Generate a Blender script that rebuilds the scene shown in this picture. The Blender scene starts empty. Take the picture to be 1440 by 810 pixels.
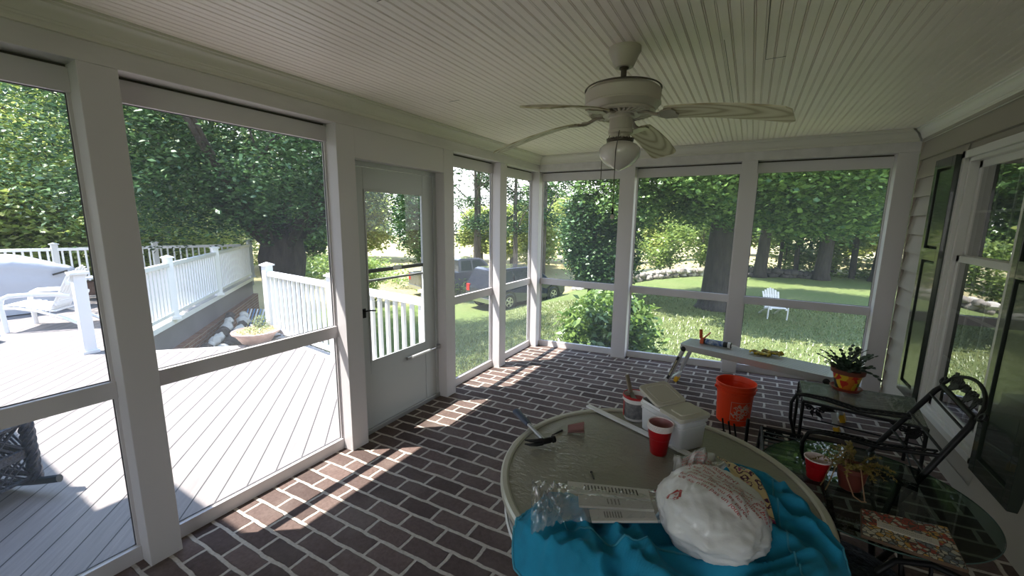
import bpy, bmesh, math, random
import numpy as np
from mathutils import Vector, Matrix, noise
D = bpy.data; SC = bpy.context.scene; COL = SC.collection
rnd = random.Random(7)
PI = math.pi
R = math.radians

# ------------------------------------------------------------------ camera
cam_d = D.cameras.new('camera'); cam = D.objects.new('camera', cam_d); COL.objects.link(cam)
yaw, pit, rol = R(29.9492), R(-9.4571), R(-0.7231)
M3 = Matrix.Rotation(yaw, 3, 'Z') @ Matrix.Rotation(pit, 3, 'X') @ Matrix.Rotation(rol, 3, 'Y')
rt, fw, up = M3.col[0], M3.col[1], M3.col[2]
cam.matrix_world = Matrix(((rt.x, up.x, -fw.x, 2.4836), (rt.y, up.y, -fw.y, -0.0284), (rt.z, up.z, -fw.z, 1.7666), (0, 0, 0, 1)))
cam_d.sensor_width = 36; cam_d.lens = 573.7466 / 1440 * 36
cam_d.clip_start = 0.05; cam_d.clip_end = 400
SC.camera = cam

# ------------------------------------------------------------------ light and exposure
SUN_E, SKY_E, EXPO = 4.3, 0.9, 1.97
w = D.worlds.new('World'); SC.world = w; w.use_nodes = True
nt = w.node_tree; nt.nodes.clear()
wo = nt.nodes.new('ShaderNodeOutputWorld'); bg = nt.nodes.new('ShaderNodeBackground')
tcn = nt.nodes.new('ShaderNodeTexCoord'); sep = nt.nodes.new('ShaderNodeSeparateXYZ'); cr = nt.nodes.new('ShaderNodeValToRGB')
nt.links.new(tcn.outputs['Generated'], sep.inputs[0]); nt.links.new(sep.outputs['Z'], cr.inputs[0])
cr.color_ramp.elements[0].position = 0.0; cr.color_ramp.elements[0].color = (1.0, 1.0, 0.97, 1)
cr.color_ramp.elements[1].position = 0.75; cr.color_ramp.elements[1].color = (0.42, 0.62, 1.0, 1)
e = cr.color_ramp.elements.new(0.22); e.color = (0.88, 0.95, 1.0, 1)
nt.links.new(cr.outputs[0], bg.inputs[0]); bg.inputs[1].default_value = SKY_E
nt.links.new(bg.outputs[0], wo.inputs[0])
sd = D.lights.new('sun', 'SUN'); sun = D.objects.new('sun', sd); COL.objects.link(sun)
sd.energy = SUN_E; sd.angle = R(0.6); sd.color = (1.0, 0.95, 0.87)
el = R(63); tv = Vector((0.828 * math.cos(el), 0.561 * math.cos(el), -math.sin(el)))
sun.rotation_euler = (-tv).to_track_quat('Z', 'Y').to_euler(); sun.location = (-10, -7, 20)
SC.view_settings.view_transform = 'Standard'; SC.view_settings.look = 'None'
SC.view_settings.gamma = 1; SC.view_settings.use_curve_mapping = False; SC.view_settings.exposure = EXPO

# ------------------------------------------------------------------ materials
MATS = {}
def sset(b, k, v):
    if k in b.inputs: b.inputs[k].default_value = v
def mat(name, col=(.5, .5, .5), rough=.5, metal=0., bump=0., bscale=20., var=0., vscale=5., col2=None, spec=.5, alpha=1., trans=0., stretch=(1, 1, 1), bdist=.01, coat=0.):
    if name in MATS: return MATS[name]
    m = D.materials.new(name); m.use_nodes = True; t = m.node_tree; b = t.nodes['Principled BSDF']
    c4 = (*col, 1); b.inputs['Base Color'].default_value = c4
    b.inputs['Roughness'].default_value = rough; b.inputs['Metallic'].default_value = metal
    sset(b, 'Specular IOR Level', spec); sset(b, 'Alpha', alpha); sset(b, 'Transmission Weight', trans); sset(b, 'Coat Weight', coat)
    tc = t.nodes.new('ShaderNodeTexCoord'); mp = t.nodes.new('ShaderNodeMapping'); mp.inputs['Scale'].default_value = stretch
    t.links.new(tc.outputs['Object'], mp.inputs[0])
    if var > 0 or col2:
        n = t.nodes.new('ShaderNodeTexNoise'); n.inputs['Scale'].default_value = vscale; n.inputs['Detail'].default_value = 4
        t.links.new(mp.outputs[0], n.inputs[0]); r = t.nodes.new('ShaderNodeValToRGB')
        a = col; bb = col2 if col2 else tuple(min(1, c * (1 + var)) for c in col)
        if not col2: a = tuple(c * (1 - var) for c in col)
        r.color_ramp.elements[0].color = (*a, 1); r.color_ramp.elements[1].color = (*bb, 1)
        r.color_ramp.elements[0].position = .35; r.color_ramp.elements[1].position = .65
        t.links.new(n.outputs[0], r.inputs[0]); t.links.new(r.outputs[0], b.inputs['Base Color'])
    if bump > 0:
        n = t.nodes.new('ShaderNodeTexNoise'); n.inputs['Scale'].default_value = bscale; n.inputs['Detail'].default_value = 3
        t.links.new(mp.outputs[0], n.inputs[0]); bp = t.nodes.new('ShaderNodeBump'); bp.inputs['Strength'].default_value = bump; bp.inputs['Distance'].default_value = bdist
        t.links.new(n.outputs[0], bp.inputs['Height']); t.links.new(bp.outputs[0], b.inputs['Normal'])
    MATS[name] = m; return m

def leafmat(name, ca, cb, trans=.35):
    m = D.materials.new(name); m.use_nodes = True; t = m.node_tree; t.nodes.clear()
    o = t.nodes.new('ShaderNodeOutputMaterial'); g = t.nodes.new('ShaderNodeNewGeometry'); r = t.nodes.new('ShaderNodeValToRGB')
    r.color_ramp.elements[0].color = (*ca, 1); r.color_ramp.elements[1].color = (*cb, 1)
    t.links.new(g.outputs['Random Per Island'], r.inputs[0])
    d = t.nodes.new('ShaderNodeBsdfDiffuse'); tr = t.nodes.new('ShaderNodeBsdfTranslucent'); gl = t.nodes.new('ShaderNodeBsdfGlossy'); gl.inputs['Roughness'].default_value = .35
    gl.inputs['Color'].default_value = (.9, 1, .9, 1)
    m1 = t.nodes.new('ShaderNodeMixShader'); m1.inputs[0].default_value = trans; m2 = t.nodes.new('ShaderNodeMixShader'); m2.inputs[0].default_value = .05
    t.links.new(r.outputs[0], d.inputs[0]); t.links.new(r.outputs[0], tr.inputs[0])
    t.links.new(d.outputs[0], m1.inputs[1]); t.links.new(tr.outputs[0], m1.inputs[2]); t.links.new(m1.outputs[0], m2.inputs[1]); t.links.new(gl.outputs[0], m2.inputs[2])
    t.links.new(m2.outputs[0], o.inputs[0]); MATS[name] = m; return m

def N(t, typ, **kw):
    n = t.nodes.new(typ)
    for k, v in kw.items(): setattr(n, k, v)
    return n
def mth(t, op, a, b=None, clamp=False):
    n = t.nodes.new('ShaderNodeMath'); n.operation = op; n.use_clamp = clamp
    for i, x in enumerate((a, b)):
        if x is None: continue
        if isinstance(x, (int, float)): n.inputs[i].default_value = x
        else: t.links.new(x, n.inputs[i])
    return n.outputs[0]
def mixc(t, f, a, b):
    n = t.nodes.new('ShaderNodeMix'); n.data_type = 'RGBA'
    for i, x in ((0, f), (6, a), (7, b)):
        if isinstance(x, (int, float)): n.inputs[i].default_value = x
        elif isinstance(x, tuple): n.inputs[i].default_value = (*x, 1)
        else: t.links.new(x, n.inputs[i])
    return n.outputs[2]
def newmat(name, rough=.6, spec=.5):
    m = D.materials.new(name); m.use_nodes = True; b = m.node_tree.nodes['Principled BSDF']; b.inputs['Roughness'].default_value = rough; sset(b, 'Specular IOR Level', spec)
    MATS[name] = m; return m, m.node_tree, b
def coords(t, kind='Object'):
    tc = t.nodes.new('ShaderNodeTexCoord'); return tc.outputs[kind]
def noisen(t, vec, scale, detail=3, out=0, rough=.5):
    n = t.nodes.new('ShaderNodeTexNoise'); n.inputs['Scale'].default_value = scale; n.inputs['Detail'].default_value = detail; n.inputs['Roughness'].default_value = rough
    t.links.new(vec, n.inputs[0]); return n.outputs[out]
def ramp(t, f, stops):
    r = t.nodes.new('ShaderNodeValToRGB'); els = r.color_ramp.elements
    els[0].position, els[0].color = stops[0][0], (*stops[0][1], 1); els[1].position, els[1].color = stops[-1][0], (*stops[-1][1], 1)
    for p, c in stops[1:-1]:
        e = els.new(p); e.color = (*c, 1)
    t.links.new(f, r.inputs[0]); return r.outputs[0]
def bumpn(t, b, h, strength=.5, dist=.01):
    n = t.nodes.new('ShaderNodeBump'); n.inputs['Strength'].default_value = strength; n.inputs['Distance'].default_value = dist
    t.links.new(h, n.inputs['Height']); t.links.new(n.outputs[0], b.inputs['Normal'])

def brickmat(name, bw, bh, c1, c2, mortar, ms=.012, wob=.012, axes='xy', bumpd=.012):
    m, t, b = newmat(name, .75)
    co = coords(t); s = N(t, 'ShaderNodeSeparateXYZ'); t.links.new(co, s.inputs[0]); cb = N(t, 'ShaderNodeCombineXYZ')
    src = {'x': s.outputs[0], 'y': s.outputs[1], 'z': s.outputs[2]}
    t.links.new(src[axes[0]], cb.inputs[0]); t.links.new(src[axes[1]], cb.inputs[1])
    nc = noisen(t, cb.outputs[0], 9, 3, 'Color'); vm = N(t, 'ShaderNodeVectorMath', operation='MULTIPLY_ADD')
    t.links.new(nc, vm.inputs[0]); vm.inputs[1].default_value = (wob * 2, wob * 2, 0); t.links.new(cb.outputs[0], vm.inputs[2])
    br = N(t, 'ShaderNodeTexBrick'); br.offset = .5; sset(b, 'Specular IOR Level', .12); t.links.new(vm.outputs[0], br.inputs[0])
    br.inputs['Color1'].default_value = (0, 0, 0, 1); br.inputs['Color2'].default_value = (1, 1, 1, 1); br.inputs['Mortar'].default_value = (.5, .5, .5, 1)
    br.inputs['Scale'].default_value = 1; br.inputs['Mortar Size'].default_value = ms; br.inputs['Mortar Smooth'].default_value = .35
    br.inputs['Brick Width'].default_value = bw; br.inputs['Row Height'].default_value = bh
    bc = ramp(t, br.outputs[0], [(0, c1), (.5, tuple((a + q) / 2 for a, q in zip(c1, c2))), (1, c2)])
    n1 = noisen(t, co, 45, 4); bc2 = mixc(t, mth(t, 'MULTIPLY', n1, .7), bc, tuple(x * .55 for x in c1))
    n3 = noisen(t, co, 2.3, 3); dust = mth(t, 'MULTIPLY', mth(t, 'SUBTRACT', n3, .5, True), .9)
    bc3 = mixc(t, dust, bc2, tuple(x * .5 + y * .4 for x, y in zip(mortar, c2)))
    mc = mixc(t, noisen(t, co, 60, 3), tuple(x * .55 for x in mortar), mortar)
    out = mixc(t, br.outputs['Fac'], bc3, mc); t.links.new(out, b.inputs['Base Color'])
    h = mth(t, 'SUBTRACT', mth(t, 'MULTIPLY', n1, .45), br.outputs['Fac'])
    bumpn(t, b, h, .9, bumpd)
    t.links.new(ramp(t, n1, [(.3, (.7,) * 3), (.7, (.9,) * 3)]), b.inputs['Roughness'])
    return m
m_floor = brickmat('brick_paving', .262, .121, (.082, .058, .052), (.185, .130, .114), (.55, .48, .41), ms=.0125)
m_bwall = brickmat('brick_foundation', .22, .075, (.16, .075, .05), (.25, .13, .09), (.42, .37, .32), ms=.008, axes='yz')

def deckmat():
    m, t, b = newmat('deck_boards', .55)
    co = coords(t); s = N(t, 'ShaderNodeSeparateXYZ'); t.links.new(co, s.inputs[0])
    # boards run along (-.73,.68); measure across them
    ac = mth(t, 'ADD', mth(t, 'MULTIPLY', s.outputs[0], .68), mth(t, 'MULTIPLY', s.outputs[1], .73))
    al = mth(t, 'ADD', mth(t, 'MULTIPLY', s.outputs[0], -.73), mth(t, 'MULTIPLY', s.outputs[1], .68))
    q = mth(t, 'DIVIDE', ac, .142); fr = mth(t, 'FRACT', q); fl = mth(t, 'FLOOR', q)
    gap = mth(t, 'LESS_THAN', fr, .06)
    cb = N(t, 'ShaderNodeCombineXYZ'); t.links.new(mth(t, 'MULTIPLY', ac, 60), cb.inputs[0]); t.links.new(mth(t, 'MULTIPLY', al, 3), cb.inputs[1]); t.links.new(fl, cb.inputs[2])
    gr = noisen(t, cb.outputs[0], 1.0, 4); wn = N(t, 'ShaderNodeTexWhiteNoise', noise_dimensions='1D'); t.links.new(fl, wn.inputs['W'])
    c = ramp(t, gr, [(.3, (.195, .175, .172)), (.7, (.265, .24, .235))])
    c = mixc(t, mth(t, 'MULTIPLY', wn.outputs[0], .35), c, (.15, .135, .135))
    c = mixc(t, gap, c, (.03, .028, .03)); t.links.new(c, b.inputs['Base Color'])
    bumpn(t, b, mth(t, 'SUBTRACT', mth(t, 'MULTIPLY', gr, .15), gap), .6, .006)
    return m
m_deck = deckmat()
m_trimw = mat('painted_white_trim', (.62, .59, .60), .42, bump=.06, bscale=35, bdist=.003, stretch=(1, 1, .3))
m_beam = mat('painted_beam_wood', (.62, .59, .585), .5, bump=.25, bscale=14, bdist=.004, var=.07, vscale=9, stretch=(1, .25, 1))
m_crown = mat('painted_crown', (.66, .635, .56), .45, bump=.1, bscale=10, bdist=.003)
m_ceil = mat('painted_beadboard', (.89, .81, .745), .42, bump=.12, bscale=120, bdist=.002, var=.04, vscale=1.2)
m_siding = mat('lap_siding', (.34, .31, .265), .55, bump=.12, bscale=30, bdist=.003, stretch=(1, .15, 1))
m_vinyl = mat('white_vinyl', (.82, .83, .85), .35)
m_vsash = mat('window_vinyl', (.66, .645, .62), .4)
m_shut = mat('shutter_paint', (.022, .030, .022), .25, bump=.05, bscale=40, bdist=.002, coat=.3)
m_iron = mat('black_wrought_iron', (.007, .007, .008), .5, spec=.25, metal=0., bump=.3, bscale=60, bdist=.002)
m_alu = mat('brushed_aluminium', (.62, .62, .60), .34, metal=.75, bump=.1, bscale=90, bdist=.001)
m_black = mat('black_plastic', (.015, .015, .017), .4)
m_yel = mat('yellow_plastic', (.75, .42, .02), .4)
m_doorp = mat('storm_door_grey', (.50, .52, .52), .4, bump=.04, bscale=200, bdist=.001)
m_steel = mat('steel', (.55, .55, .56), .3, metal=1.)
m_soil = mat('dry_soil', (.10, .07, .045), .9, bump=.8, bscale=60, bdist=.01, var=.3, vscale=40)

def screenmat():
    m = D.materials.new('insect_screen'); m.use_nodes = True; t = m.node_tree; t.nodes.clear()
    o = N(t, 'ShaderNodeOutputMaterial'); tr = N(t, 'ShaderNodeBsdfTransparent'); d = N(t, 'ShaderNodeBsdfDiffuse'); tl = N(t, 'ShaderNodeBsdfTranslucent')
    d.inputs[0].default_value = (.42, .44, .47, 1); tl.inputs[0].default_value = (.42, .44, .47, 1)
    a = N(t, 'ShaderNodeMixShader'); a.inputs[0].default_value = .5; t.links.new(d.outputs[0], a.inputs[1]); t.links.new(tl.outputs[0], a.inputs[2])
    mx = N(t, 'ShaderNodeMixShader'); mx.inputs[0].default_value = .13
    t.links.new(tr.outputs[0], mx.inputs[1]); t.links.new(a.outputs[0], mx.inputs[2]); t.links.new(mx.outputs[0], o.inputs[0]); MATS['insect_screen'] = m; return m
m_screen = screenmat()
def glassmat(name, tint=(.9, .95, .92), rough=.02, body=.0, bodycol=(.3, .32, .3), bump=0, bscale=30, ior=1.45, gmul=1., bdist=.003):
    m = D.materials.new(name); m.use_nodes = True; t = m.node_tree; t.nodes.clear()
    o = N(t, 'ShaderNodeOutputMaterial'); tr = N(t, 'ShaderNodeBsdfTransparent'); tr.inputs[0].default_value = (*tint, 1)
    gl = N(t, 'ShaderNodeBsdfGlossy'); gl.inputs['Roughness'].default_value = rough; d = N(t, 'ShaderNodeBsdfDiffuse'); d.inputs[0].default_value = (*bodycol, 1)
    gm = N(t, 'ShaderNodeNewGeometry'); dp_ = N(t, 'ShaderNodeVectorMath', operation='DOT_PRODUCT'); t.links.new(gm.outputs['Incoming'], dp_.inputs[0]); t.links.new(gm.outputs['Normal'], dp_.inputs[1])
    fr = mth(t, 'ADD', mth(t, 'MULTIPLY', mth(t, 'POWER', mth(t, 'SUBTRACT', 1., mth(t, 'ABSOLUTE', dp_.outputs['Value'])), 5.), .95), .045); a = N(t, 'ShaderNodeMixShader'); a.inputs[0].default_value = body
    t.links.new(tr.outputs[0], a.inputs[1]); t.links.new(d.outputs[0], a.inputs[2]); mx = N(t, 'ShaderNodeMixShader')
    t.links.new(mth(t, 'MULTIPLY', fr, gmul, True), mx.inputs[0]); t.links.new(a.outputs[0], mx.inputs[1]); t.links.new(gl.outputs[0], mx.inputs[2]); t.links.new(mx.outputs[0], o.inputs[0])
    if bump:
        co = coords(t); n = noisen(t, co, bscale, 2); bp = N(t, 'ShaderNodeBump'); bp.inputs['Strength'].default_value = bump; bp.inputs['Distance'].default_value = bdist
        t.links.new(n, bp.inputs['Height']); t.links.new(bp.outputs[0], gl.inputs['Normal'])
    MATS[name] = m; return m

# ------------------------------------------------------------------ mesh builder
class MB:
    def __init__(s): s.v = []; s.f = []
    def add(s, vs, fs):
        o = len(s.v); s.v += [tuple(v) for v in vs]; s.f += [tuple(i + o for i in f) for f in fs]; return s
    def box(s, a, b, M=None):
        x0, y0, z0 = a; x1, y1, z1 = b
        vs = [Vector(p) for p in ((x0, y0, z0), (x1, y0, z0), (x1, y1, z0), (x0, y1, z0), (x0, y0, z1), (x1, y0, z1), (x1, y1, z1), (x0, y1, z1))]
        if M is not None: vs = [M @ v for v in vs]
        return s.add(vs, [(0, 3, 2, 1), (4, 5, 6, 7), (0, 1, 5, 4), (1, 2, 6, 5), (2, 3, 7, 6), (3, 0, 4, 7)])
    def bar(s, p, q, w, h=None, upv=(0, 0, 1)):
        p, q = Vector(p), Vector(q); d = q - p; L = d.length; d.normalize(); u = Vector(upv)
        if abs(d.dot(u)) > .99: u = Vector((1, 0, 0))
        x = d.cross(u).normalized(); z = x.cross(d); h = w if h is None else h
        M = Matrix(((x.x, d.x, z.x, p.x), (x.y, d.y, z.y, p.y), (x.z, d.z, z.z, p.z), (0, 0, 0, 1)))
        return s.box((-w / 2, 0, -h / 2), (w / 2, L, h / 2), M)
    def tube(s, pts, r, n=8, cap=True, closed=False, flat=None):
        P = [Vector(p) for p in pts]; k = len(P); rs = r if isinstance(r, (list, tuple)) else [r] * k
        T = []
        for i in range(k):
            a = P[i - 1] if (i > 0 or closed) else P[i]; b = P[(i + 1) % k] if (i < k - 1 or closed) else P[i]
            T.append((b - a).normalized())
        u = Vector((0, 0, 1)) if abs(T[0].z) < .9 else Vector((1, 0, 0)); u = (u - T[0] * u.dot(T[0])).normalized()
        vs = []
        for i in range(k):
            u = (u - T[i] * u.dot(T[i]))
            u = u.normalized() if u.length > 1e-6 else Vector((1, 0, 0)); w_ = T[i].cross(u)
            for j in range(n):
                a = 2 * PI * j / n; fx = flat if flat else 1
                vs.append(P[i] + (u * math.cos(a) * fx + w_ * math.sin(a)) * rs[i])
        fs = []
        for i in range(k if closed else k - 1):
            i2 = (i + 1) % k
            for j in range(n): fs.append((i * n + j, i * n + (j + 1) % n, i2 * n + (j + 1) % n, i2 * n + j))
        if cap and not closed: fs += [tuple(range(n))[::-1], tuple((k - 1) * n + j for j in range(n))]
        return s.add(vs, fs)
    def lathe(s, prof, c=(0, 0, 0), n=32, M=None, cap=False):
        vs = []; fs = []; k = len(prof)
        for r_, z in prof:
            for j in range(n):
                a = 2 * PI * j / n; v = Vector((r_ * math.cos(a), r_ * math.sin(a), z))
                v = (M @ v) if M is not None else v + Vector(c); vs.append(v)
        for i in range(k - 1):
            for j in range(n): fs.append((i * n + j, i * n + (j + 1) % n, (i + 1) * n + (j + 1) % n, (i + 1) * n + j))
        if cap: fs += [tuple(range(n))[::-1], tuple((k - 1) * n + j for j in range(n))]
        return s.add(vs, fs)
    def prism(s, poly, z0, z1, M=None):
        n = len(poly); vs = [Vector((x, y, z0)) for x, y in poly] + [Vector((x, y, z1)) for x, y in poly]
        if M is not None: vs = [M @ v for v in vs]
        return s.add(vs, [tuple(range(n))[::-1], tuple(range(n, 2 * n))] + [(i, (i + 1) % n, n + (i + 1) % n, n + i) for i in range(n)])
    def ell(s, c, r, n=16, m=10, M=None, f=None):
        vs = []; c = Vector(c)
        for i in range(m + 1):
            th = PI * i / m
            for j in range(n):
                a = 2 * PI * j / n; d = Vector((math.sin(th) * math.cos(a), math.sin(th) * math.sin(a), math.cos(th)))
                k = f(d) if f else 1; v = Vector((d.x * r[0] * k, d.y * r[1] * k, d.z * r[2] * k)); v = (M @ v if M is not None else v) + c; vs.append(v)
        fs = []
        for i in range(m):
            for j in range(n): fs.append((i * n + j, (i + 1) * n + j, (i + 1) * n + (j + 1) % n, i * n + (j + 1) % n))
        return s.add(vs, fs)
    def grid(s, fn, nu, nv):
        vs = [fn(i / nu, j / nv) for i in range(nu + 1) for j in range(nv + 1)]
        return s.add(vs, [(i * (nv + 1) + j, (i + 1) * (nv + 1) + j, (i + 1) * (nv + 1) + j + 1, i * (nv + 1) + j + 1) for i in range(nu) for j in range(nv)])
    def build(s, name, m, parent=None, smooth=False, bevel=0., weld=False, solid=0., seg=2, origin=None):
        me = D.meshes.new(name); vv = s.v
        if origin is not None:
            o = Vector(origin); vv = [tuple(Vector(v) - o) for v in vv]
        me.from_pydata(vv, [], s.f); me.materials.append(m)
        bm = bmesh.new(); bm.from_mesh(me)
        if weld or smooth: bmesh.ops.remove_doubles(bm, verts=bm.verts, dist=1e-5)
        bmesh.ops.recalc_face_normals(bm, faces=bm.faces); bm.to_mesh(me); bm.free()
        ob = D.objects.new(name, me); COL.objects.link(ob)
        if origin is not None: ob.location = origin
        if parent is not None:
            ob.parent = parent; ob.matrix_parent_inverse = wmat(parent).inverted()
        if smooth:
            me.polygons.foreach_set('use_smooth', [True] * len(me.polygons))
            if smooth != 'full':
                mark_sharp(me, smooth if isinstance(smooth, float) else 40)
        if bevel:
            md = ob.modifiers.new('bevel', 'BEVEL'); md.width = bevel; md.segments = seg; md.limit_method = 'ANGLE'; md.angle_limit = R(40)
        if solid:
            md = ob.modifiers.new('solid', 'SOLIDIFY'); md.thickness = solid; md.offset = 0
        return ob
def wmat(o):
    m = o.matrix_basis.copy()
    return (wmat(o.parent) @ o.matrix_parent_inverse @ m) if o.parent else m
def mark_sharp(me, ang):
    bm = bmesh.new(); bm.from_mesh(me)
    for e in bm.edges:
        if len(e.link_faces) == 2 and e.calc_face_angle(0) > R(ang): e.smooth = False
    bm.to_mesh(me); bm.free()
def tag(o, label=None, cat=None, group=None, kind=None):
    if label: o['label'] = label
    if cat: o['category'] = cat
    if group: o['group'] = group
    if kind: o['kind'] = kind
    return o
def empty(name, loc, label=None, cat=None, group=None, rz=0., kind=None):
    o = D.objects.new(name, None); COL.objects.link(o); o.location = loc; o.rotation_euler = (0, 0, rz); o.empty_display_size = .1
    return tag(o, label, cat, group, kind)
def struct(o, label=None):
    o['kind'] = 'structure'
    if label: o['label'] = label
    return o
def copy_tree(o, loc=None, rz=None, label=None, scale=None):
    def rec(a, par):
        c = a.copy(); COL.objects.link(c)
        if par is not None: c.parent = par
        for ch in list(a.children): rec(ch, c)
        return c
    c = rec(o, None)
    if loc is not None: c.location = loc
    if rz is not None: c.rotation_euler = (0, 0, rz)
    if scale is not None: c.scale = scale
    if label: c['label'] = label
    return c
def text_mb(txt, size, mapper, font_bold=False, spacing=1., sub=1):
    cu = D.curves.new('t', 'FONT'); cu.body = txt; cu.size = size; cu.align_x = 'CENTER'; cu.align_y = 'CENTER'; cu.space_character = spacing; cu.resolution_u = 3
    if font_bold: cu.offset = size * .035
    o = D.objects.new('t', cu); COL.objects.link(o); dg = bpy.context.evaluated_depsgraph_get(); dg.update()
    me = D.meshes.new_from_object(o.evaluated_get(dg)); D.objects.remove(o); D.curves.remove(cu)
    b = MB(); b.add([mapper(v.co.x, v.co.y) for v in me.vertices], [tuple(p.vertices) for p in me.polygons]); D.meshes.remove(me); return b
def rotz(a): return Matrix.Rotation(a, 4, 'Z')
def TR(x, y, z): return Matrix.Translation((x, y, z))
S = 0.0466            # the paving falls gently away from the house
def fz(x): return S * x
# ================================================================== THE PORCH SHELL
ZB, ZC, YF, YN, XW = 2.40, 2.589, 4.97, -2.75, 3.73
ZCR = 2.489
# floor: one gently sloping slab of brick paving
b = MB(); b.grid(lambda u, v: (-.16 + u * 3.95, YN - .15 + v * (YF + .3 - YN), fz(-.16 + u * 3.95)), 8, 16)
b.add([(-.16, YN - .15, -.5), (3.79, YN - .15, -.5), (3.79, YF + .15, -.5), (-.16, YF + .15, -.5)], [(0, 1, 2, 3)])
for (p, q) in (((-.16, YN - .15), (-.16, YF + .15)), ((-.16, YF + .15), (3.79, YF + .15))):
    b.add([(p[0], p[1], -.5), (q[0], q[1], -.5), (q[0], q[1], fz(q[0])), (p[0], p[1], fz(p[0]))], [(0, 1, 2, 3)])
struct(b.build('floor', m_floor))
# ceiling: beaded boards running the length of the porch
b = MB(); prof = []; pitch = .0437; x = -.02
k = 0
while x < XW + .02:
    g = .0045 if k % 2 else .0028; dd = .006 if k % 2 else .004
    prof += [(x, 0), (x + .0315, 0), (x + .0315 + g * .5, dd), (x + .0315 + g, 0)]
    prof += [(x + .0385, -.0002), (x + .0385 + g * .5, dd * .8), (x + .0385 + g, 0)]
    x += pitch; k += 1
n = len(prof); vs = [(p[0], YN, ZC + p[1]) for p in prof] + [(p[0], YF + .02, ZC + p[1]) for p in prof]
b.add(vs, [(i, i + 1, n + i + 1, n + i) for i in range(n - 1)])
b.box((-.15, YN - .1, ZC + .02), (XW + .1, YF + .15, ZC + .03))
struct(b.build('ceiling', m_ceil))
m_gap = mat('board_joint', (.10, .09, .075), .8)
b = MB()
for (xa, xb, ya) in ((2.035, 2.122, 1.385), (2.47, 2.556, 2.55), (2.30, 2.387, 3.4), (1.16, 1.25, 1.2), (.55, .64, 2.4), (3.08, 3.165, 1.75)):
    b.box((xa, ya, ZC - .0012), (xb, ya + .0025, ZC + .001))
    b.box((xa - .001, ya - 1.2, ZC - .0012), (xa + .0012, ya, ZC + .003)) if xa > 2 else None
struct(b.build('trim_1', m_gap), 'dark butt joints between the ceiling boards')
# crown mouldings
def crown(name, pr, a, bb, nrm, m=m_crown):
    mb = MB(); A = Vector(a); B = Vector(bb); Nn = Vector(nrm); vs = []
    for P, s in ((A, 1), (B, -1)):
        for d_, z in pr: vs.append(P + Nn * d_ + (B - A).normalized() * d_ * s + Vector((0, 0, z)))
    k = len(pr); mb.add(vs, [(i, i + 1, k + i + 1, k + i) for i in range(k - 1)]); return struct(mb.build(name, m, smooth=25.))
cp = [(0, 2.486), (.012, 2.488), (.013, 2.502), (.017, 2.508), (.024, 2.512), (.026, 2.520), (.030, 2.522), (.034, 2.535), (.045, 2.553), (.060, 2.563), (.070, 2.566), (.072, 2.575), (.080, 2.577), (.080, ZC)]
crown('trim_2', cp, (0, YN, 0), (0, YF, 0), (1, 0, 0))
crown('trim_3', cp, (0, YF, 0), (XW - .03, YF, 0), (0, -1, 0))
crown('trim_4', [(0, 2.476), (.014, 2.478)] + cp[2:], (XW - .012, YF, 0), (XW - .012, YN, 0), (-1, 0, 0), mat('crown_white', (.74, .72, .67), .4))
# beams
b = MB(); b.box((-.155, YN - .1, ZB), (0, YF + .155, ZC + .02)); struct(b.build('wall_left', m_beam, bevel=.003))
b = MB(); b.box((0, YF, ZB), (XW + .06, YF + .155, ZC + .02)); struct(b.build('wall_far', m_beam, bevel=.003))
b = MB(); 
for (xa, xb, za, zb_) in ((-.15, 1.1, -.1, ZC + .02), (3.5, XW + .06, -.1, ZC + .02), (1.1, 3.5, -.1, .55), (1.1, 3.5, 2.4, ZC + .02)): b.box((xa, YN - .12, za), (xb, YN, zb_))
struct(b.build('wall_back', m_siding))  # unseen wall, closed to darken the posts; opening added to light the table
# posts
LY = [(-2.85, -2.75), (-1.98, -1.84), (-.71, -.57), (.6366, .7708), (1.871, 2.02), (3.004, 3.147), (3.992, 4.137)]
FX = [(1.075, 1.252), (2.343, 2.489), (3.563, 3.705)]
ti = 5
for a, c in LY:
    b = MB(); b.box((-.15, a, -.05), (0, c, ZB)); struct(b.build('trim_%d' % ti, m_trimw, bevel=.003)); ti += 1
b = MB(); b.box((-.15, YF, -.05), (0, YF + .15, ZB)); struct(b.build('trim_%d' % ti, m_trimw, bevel=.003)); ti += 1
for a, c in FX:
    b = MB(); b.box((a, YF, fz(a) - .05), (c, YF + .15, ZB)); struct(b.build('trim_%d' % ti, m_trimw, bevel=.003)); ti += 1
b = MB(); b.box((3.708, YF - .012, fz(3.7)), (3.728, YF + .0, 2.478)); struct(b.build('trim_%d' % ti, mat('corner_strip', (.42, .36, .31), .6))); ti += 1
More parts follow.
